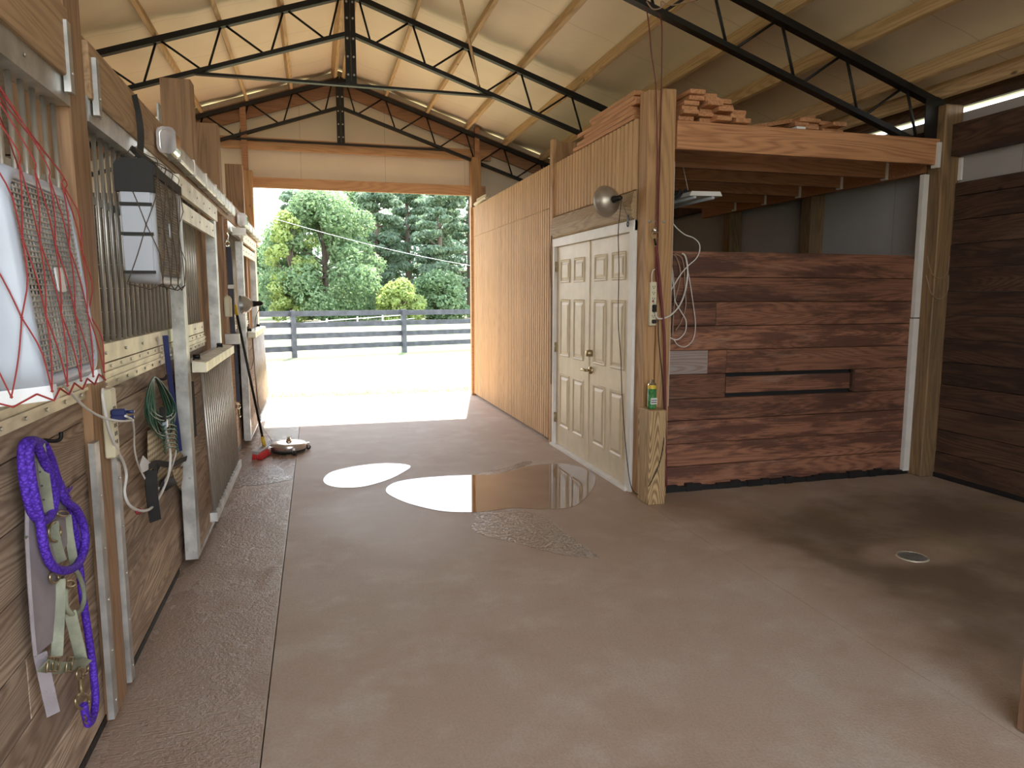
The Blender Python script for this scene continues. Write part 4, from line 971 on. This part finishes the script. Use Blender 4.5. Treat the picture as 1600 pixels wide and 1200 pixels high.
cord([cpnt, cpnt+Vector((0,0,-.05)), PX(966,362,2.33), PX(967,420,2.34), PX(966,500,2.345), PX(970,560,2.345), PX(972,620,2.345), PX(977,690,2.345), PX(983,745,2.34), PX(990,768,2.33), PY(1003,772,4.82)+Vector((-.0,0,0)), PY(1015,757,4.683), PY(1030,725,4.682), PY(1037,690,4.684), PY(1038,640,4.80), PY(1035,590,4.87), PY(1030,540,4.878), PY(1028,500,4.878)], .0034, Mt['rubber'], 'lamp_cord', 'black cord from the dome lamp down past the stub to the power strip', k=5)
sp_, s2 = clamp_lamp(PX(377,476,-.60), Vector((.80,.25,.05)), .075, 'small clamp lamp on the second stall front above the broom', .09, 'galv')
cord([s2, PX(399,500,-.62), PX(398,540,-.66), PX(393,575,-.69), PX(386,570,-.70), PX(381,540,-.70)], .003, Mt['rubber'], 'lamp_cord', 'thin dark cord hanging below the small clamp lamp')
# right post fittings
c6 = lambda x, y, Y=4.872: PY(1000+x/4.617, 300+y/4.617, Y)
pr = empty('power_strip', tuple(c6(92,800)), 'pale power strip screwed to the large corner post', 'power strip')
a, b = c6(78,648,4.86), c6(118,965,4.86)
MB().box(a.x, b.x, 4.862, 4.899, b.z, a.z).build('housing', Mt['ivory'], pr, bevel=.005)
m = MB(); hh = a.z-b.z
for k in range(7):
    if k == 3: continue
    z = a.z-.03-k*hh*.132; m.box((a.x+b.x)/2-.010,(a.x+b.x)/2-.006,4.8605,4.8625,z-.012,z); m.box((a.x+b.x)/2+.006,(a.x+b.x)/2+.010,4.8605,4.8625,z-.012,z); m.cyl(((a.x+b.x)/2,4.8605,z-.018),((a.x+b.x)/2,4.8625,z-.018),.004,8)
m.build('sockets', Mt['socket_dark'], pr)
MB().box((a.x+b.x)/2-.012,(a.x+b.x)/2+.012,4.856,4.862,a.z-hh*.46,a.z-hh*.42).build('red_switch', Mt['red_cord'], pr)
for k, fy in enumerate((.56,.64,.90)):
    z = a.z-hh*fy; MB().box((a.x+b.x)/2-.012,(a.x+b.x)/2+.012,4.825,4.861,z-.014,z+.014).build('plug', Mt['rubber'], label=('upper','middle','lowest')[k]+' black plug in the corner post power strip', cat='plug', bevel=.004)
MB().tube(smooth([c6(85,650,4.87), c6(85,600,4.865), c6(95,565,4.86), c6(112,556,4.875)],5), .004, 7).build('power_cord', Mt['white_cord'], pr)
cord([c6(105,775,4.85), c6(115,850,4.84), c6(122,905,4.84), c6(165,912,4.845), c6(225,885,4.86), c6(285,820,4.9), c6(325,720,4.94), c6(343,600,4.96), c6(338,510,4.96), c6(322,455,4.985), c6(290,442,5.02)], .0065, Mt['white_cord'], 'extension_cord', 'thick white cord looping from the corner post over the wash stall wall')
cord([c6(195,200,4.95), c6(225,215,4.95), c6(270,265,4.96), c6(325,308,4.97), c6(385,330,4.97), c6(425,370,4.97), c6(430,420,4.97), c6(405,480,4.965), c6(345,535,4.96), c6(290,600,4.96), c6(230,700,4.955), c6(180,790,4.95)], .0045, Mt['white_cord'], 'white_cable', 'pale cable arching up beside the dark opening over the wash stall wall')
grp = 'cords looped over the left end of the wash stall wall'
cord([c6(185,450,4.99), c6(215,450,4.98), c6(225,560,4.975), c6(245,700,4.97), c6(255,790,4.965), c6(300,870,4.96), c6(332,930,4.96), c6(325,1010,4.96), c6(280,1060,4.96), c6(235,1060,4.965), c6(190,1030,4.96)], .0045, Mt['white_cord'], 'looped_cable', 'pale cord hanging with its loop ending above the grey board patch', group=grp)
cord([c6(330,470,4.975), c6(345,560,4.97), c6(365,680,4.965), c6(385,820,4.96), c6(400,950,4.955), c6(385,1060,4.955), c6(330,1115,4.955), c6(275,1105,4.96), c6(245,1065,4.965)], .0035, Mt['white_cord'], 'looped_cable', 'longest thin pale cord loop on the wash stall wall', group=grp)
cord([c6(225,445,5.0), c6(260,470,4.98), c6(290,560,4.975), c6(285,650,4.975), c6(250,800,4.97), c6(240,920,4.968), c6(235,1040,4.968)], .0045, Mt['tan_cord'], 'looped_cable', 'brown cord hanging innermost among the pale loops', group=grp)
cord([c6(250,445,5.0), c6(300,475,4.975), c6(320,560,4.97), c6(325,700,4.968), c6(330,820,4.966), c6(300,930,4.965), c6(255,1000,4.965)], .0045, Mt['tan_cord'], 'looped_cable', 'brown cord hanging outermost among the pale loops', group=grp)
cord([c6(198,0,4.93), c6(192,150,4.93), c6(200,300,4.935), c6(215,450,4.95), c6(240,600,4.955), c6(250,720,4.96), c6(248,800,4.96)], .0035, Mt['bar'], 'grey_cable', 'thin grey cable running straight down beside the white corner strip')
# eye bolt, ring and maroon crosstie
rg = empty('tie_ring', tuple(c6(110,310)), 'steel tie ring on an eye bolt in the large corner post', 'ring')
p = c6(98,275,4.885); MB().cyl(p, p+Vector((0,-.03,0)), .012, 10).cyl(p+Vector((0,-.03,.02)), p+Vector((0,-.03,-.03)), .009, 10).build('eye_bolt', Mt['chrome'], rg)
MB().tube([c6(112+28*math.cos(a), 312+28*math.sin(a), 4.85) for a in np.linspace(0,6.28,24)[:-1]], .0028, 7, True).build('ring', Mt['brass'], rg)
mr = empty('maroon_crosstie', tuple(c6(140,500)), 'maroon crosstie rope hanging from the ring down to the floor', 'crosstie')
MB().cyl(c6(103,335,4.85), c6(115,385,4.85), .008, 8).build('snap_hook', Mt['black'], mr)
MB().tube(smooth([c6(115,395,4.85), c6(128,480,4.85), c6(140,600,4.848), c6(152,750,4.846), c6(165,900,4.846), c6(175,1030,4.846), PY(1039,560,4.84), PY(1039.5,640,4.84), PY(1040,700,4.84), PY(1041,760,4.86)],4), .010, 8).build('rope', Mt['maroon'], mr)
MB().tube(smooth([c6(125,405,4.86), c6(118,500,4.865), c6(122,620,4.866), c6(140,740,4.862), c6(160,850,4.86)],4), .007, 8).build('doubled_rope', Mt['maroon'], mr)
cord([(2.355,4.95,3.20+.46), PY(1014,40,4.86), PY(1018,85,4.86), PY(1025,140,4.85), PY(1027,250,4.87), PY(1026,330,4.87), PY(1024,365,4.85)], .0042, Mt['maroon'], 'hanging_rope', 'left one of two thin cords hanging from the truss to the ring', group='cords from truss to corner post')
cord([(2.46,4.95,3.6), PY(1034,40,4.86), PY(1034,100,4.86), PY(1033,145,4.85), PY(1031,250,4.87), PY(1029,330,4.868), PY(1027,400,4.868)], .0042, Mt['maroon'], 'hanging_rope', 'right one of two thin cords hanging from the truss to the post', group='cords from truss to corner post')
cord([PY(1010,2,4.9), PY(1020,14,4.9), PY(1033,12,4.9), PY(1034,2,4.9), PY(1050,8,4.9), PY(1090,0,4.9)], .005, Mt['tan_cord'], 'baling_twine', 'knotted twine on the truss above the hanging cords')
cord([PY(1449,400,4.825), PY(1455,425,4.82), PY(1468,435,4.82), PY(1480,425,4.82), PY(1484,400,4.825)], .003, Mt['tan_cord'], 'baling_twine', 'loop of twine hanging on the upper right corner post', group='twine on the right corner post')
cord([PY(1447,430,4.825), PY(1455,458,4.82), PY(1468,467,4.82), PY(1480,455,4.82), PY(1483,430,4.825)], .003, Mt['tan_cord'], 'baling_twine', 'second, lower loop of twine hanging on the right corner post', group='twine on the right corner post')
cord([PX(862,368,2.345), PX(860,400,2.35), PX(861,460,2.35), PX(861,540,2.35), PX(861,600,2.35)], .004, Mt['rubber'], 'door_rope', 'thin dark tie hanging on the batten left of the double door')
MB().tube(smooth([(2.40,10.75,2.93),(2.42,10.5,2.95),(2.45,10.3,2.97),(2.42,10.05,2.93)],4), .045, 8, r2=.03).tube(smooth([(2.43,10.7,2.99),(2.47,10.45,3.01),(2.46,10.2,2.99)],4), .04, 8, r2=.03).build('folded_cloth', Mt['rag'], label='crumpled cream cloth lying on top of the ribbed wall', cat='cloth')

# ------------------------------------------------------------------ outside
def fence(p0, dx, n, label, name='board_fence', sp=3.12, h=1.22, zs=(.16,.47,.77,1.06), bh=.14, mat='fence', pw=.12):
    t = empty(name, p0, label, 'fence'); d_ = Vector(dx).normalized(); p0 = Vector(p0)
    for k in range(n):
        p = p0 + d_*(sp*k); MB().beam(p+Vector((0,0,-.04)), p+Vector((0,0,h)), pw, pw, d_).build('fence_post', Mt[mat], t)
    sd = d_.cross(Vector((0,0,1)))
    for k in range(n-1):
        for z in zs:
            a = p0 + d_*(sp*k) + Vector((0,0,z+bh/2+R.uniform(-.012,.012))) - sd*(pw/2+.012); b = a + d_*sp
            MB().beam(a, b, .022, bh).build('rail', Mt[mat], t)
    return t
dv = Vector((2.96, 1.0, 0)).normalized(); s0 = Vector((-.56,19.2,-.03)) - dv*3.12*2
fence(s0, dv, 7, 'dark four-rail board fence across the grass outside the doorway')
fa, fb_ = PZ(452,526), PZ(740,493); fa.z = fb_.z = -.03
fence(fa, fb_-fa, int((fb_-fa).length/3.4)+1, 'pale thin rail fence in the pasture behind the dark fence', 'pasture_fence', 3.4, .62, (.25,.5), .04, 'pale_fence', .06)
# ragged grass at the edge of the concrete
m = MB()
for k in range(5200):
    x = R.uniform(-2.2, 4.4); y = 11.45 + abs(R.gauss(0, .45)); hgt = R.uniform(.01,.03); a = R.uniform(0,6.28); w_ = .004
    q = Vector((x,y,-.03)); e = q + Vector((R.uniform(-.02,.02), R.uniform(-.02,.02), hgt)); s_ = Vector((math.cos(a)*w_, math.sin(a)*w_, 0))
    m.add([q-s_, q+s_, e], [(0,1,2)])
m.build('grass_edge', Mt['grass'], label='ragged grass along the edge of the sunlit concrete', cat='grass', kind='stuff')

def clump_leaves(rng, clumps, n, size):
    tot = sum(c[3]**2 for c in clumps); V_ = []; 
    for (x, y, z, r, sq) in clumps:
        k = max(20, int(n*r*r/tot))
        d_ = rng.normal(size=(k,3)); d_ /= np.linalg.norm(d_,axis=1)[:,None]; rad = r*rng.uniform(.55,1.05,size=(k,1))**.6
        P = np.array([x,y,z]) + d_*rad*np.array([1,1,sq])
        nrm = d_*.6 + rng.normal(size=(k,3))*.5; nrm /= np.linalg.norm(nrm,axis=1)[:,None]
        a = np.cross(nrm, rng.normal(size=(k,3))); a /= np.linalg.norm(a,axis=1)[:,None]; b = np.cross(nrm,a)
        s = size*rng.uniform(.6,1.3,size=(k,1)); V_.append(np.stack([P-a*s, P-b*s*.55, P+a*s, P+b*s*.55],1).reshape(-1,3))
    return np.concatenate(V_)
def leaves_obj(V_, mat, parent, name='foliage'):
    n = len(V_)//4; me = bpy.data.meshes.new(name); me.vertices.add(n*4); me.vertices.foreach_set('co', V_.astype('f').ravel())
    me.loops.add(n*4); me.loops.foreach_set('vertex_index', np.arange(n*4,dtype='i')); me.polygons.add(n)
    me.polygons.foreach_set('loop_start', np.arange(0,n*4,4,dtype='i')); me.polygons.foreach_set('loop_total', np.full(n,4,dtype='i')); me.update(calc_edges=True)
    me.materials.append(mat); o = bpy.data.objects.new(name, me); C.objects.link(o); o.parent = parent; return o
def tree(px, Y, ytop, wpx, kind, label, seed, n=9000, ybase=None, group='trees beyond the pasture'):
    rng = np.random.default_rng(seed); rr = random.Random(seed)
    base = PY(px, 490, Y); base.z = 0; top = PY(px, ytop, Y).z; Wd = wpx * (base-EYE).length / FPX / 2
    t = empty('pine_tree' if kind == 'pine' else 'broadleaf_tree', (base.x, Y, -.04), label, 'tree', group)
    tw = MB(); og = Vector((base.x, Y, 0)); clumps = []
    lean = rr.uniform(-.3,.3)
    tw.tube([og+Vector((0,0,-.04)), og+Vector((lean*.3,0,top*.35)), og+Vector((lean*.7,0,top*.7)), og+Vector((lean,0,top*.95))], [top*.02+.06, top*.016+.04, top*.01+.02, .03], 8).build('trunk', Mt['bark'], t)
    br_ = MB()
    if kind == 'pine':
        k = 0; z = top*.22
        while z < top*.98:
            f_ = 1 - (z/top)**1.6*.75
            for q in range(4):
                a = rr.uniform(0,6.28); r_b = Wd*f_*rr.uniform(.35,1.0); p = Vector((r_b*math.cos(a)+lean*z/top, r_b*math.sin(a), z+rr.uniform(-.2,.5)))
                br_.tube([og+Vector((lean*z/top,0,z-.3)), og+p], [.05,.02], 5); cr = rr.uniform(.55,1.0)*max(top*.065,.5)
                clumps.append((p.x,p.y,p.z+.1,cr,.45)); clumps.append((p.x*.6,p.y*.6,p.z,cr*.8,.45))
            z += top*.055
        sz = .13
    else:
        for q in range(80):
            a = rr.uniform(0,6.28); zz = rr.uniform(.06,1)**.9; prof_ = math.sin(min(1,zz*1.05)*math.pi*.78+.35)**.7 if zz < .97 else .3
            r_b = Wd*prof_*math.sqrt(rr.uniform(.1,1))*.85; p = Vector((r_b*math.cos(a)+lean, r_b*math.sin(a), top*zz-Wd*.12))
            cr = rr.uniform(.6,1.15)*Wd*.27; clumps.append((p.x,p.y,max(p.z,cr*.6),cr,.8))
            if q % 3 == 0: br_.tube([og+Vector((0,0,top*.25+p.z*.3)), og+p], [.07,.02], 5)
        sz = .12
    br_.build('branches', Mt['bark'], t)
    mat = {'pine':'leaf_pine','mid':'leaf_mid','yel':'leaf_yel','dark':'leaf_dark'}[kind]
    V_ = clump_leaves(rng, clumps, n, sz*(Y/45)); V_[:,2] = np.maximum(V_[:,2], .05) + .04
    leaves_obj(V_, Mt[mat], t)
    return t
tree(512, 46, 302, 205, 'mid', 'big rounded bright green tree left of the doorway middle', 1, 34000)
tree(458, 44.5, 330, 80, 'yel', 'yellow green crown on the left side of the big round tree', 12, 7000)
tree(462, 56, 299, 75, 'pine', 'pale tall tree top rising behind the yellow green crown', 3, 9000)
tree(412, 66, 385, 90, 'mid', 'low distant tree at the left edge of the doorway view', 4, 7000)
tree(560, 60, 292, 120, 'mid', 'tall green tree behind the big round tree', 5, 12000)
tree(590, 52, 270, 110, 'pine', 'tall dark trunked pine in the middle of the tree line', 6, 14000)
tree(640, 56, 262, 120, 'pine', 'broad pine standing right of the dark trunked pine', 7, 15000)
tree(690, 50, 255, 125, 'pine', 'large pine near the right side of the doorway view', 8, 16000)
tree(735, 53, 260, 120, 'pine', 'pine cut off by the right edge of the doorway', 9, 14000)
tree(625, 44, 438, 80, 'yel', 'low bright yellow green bush tree in front of the pines', 10, 6000)
tree(690, 46, 425, 95, 'mid', 'small green tree below the large right pine', 11, 8000)
tree(560, 70, 330, 220, 'dark', 'dark tree mass deep behind the middle of the tree line', 13, 10000)
tree(680, 72, 300, 260, 'dark', 'dark tree mass deep behind the right pines', 14, 14000)
tree(450, 74, 400, 140, 'dark', 'dark tree mass deep behind the left trees', 15, 8000)
tree(800, 60, 265, 160, 'pine', 'pine hidden mostly behind the ribbed wall to the right', 16, 8000)
m = MB(); V_ = clump_leaves(np.random.default_rng(5), [(x, 62+R.uniform(-3,3), .8, 1.6, .7) for x in np.arange(-14, 26, 1.3)], 16000, .16); V_[:,2] = np.maximum(V_[:,2], .0)
tu = empty('undergrowth', (5,62,-.03), 'low dark undergrowth along the foot of the tree line', 'undergrowth', kind='stuff'); V_[:,0] -= 5; V_[:,1] -= 62; leaves_obj(V_, Mt['leaf_dark'], tu)
a, b = PY(395,332,30), PY(830,430,30); MB().tube([a.lerp(b,k/12)+Vector((0,0,-.25*math.sin(math.pi*k/12))) for k in range(13)], .009, 5).build('power_line', Mt['wire'], label='pale overhead wire sloping down across the trees', cat='wire')
p = PY(426,490,52); MB().tube([(p.x,52,-.03),(p.x,52,3.2)], [.09,.07], 8).build('utility_pole', Mt['pale_fence'], label='thin pale pole standing at the far left before the trees', cat='pole')
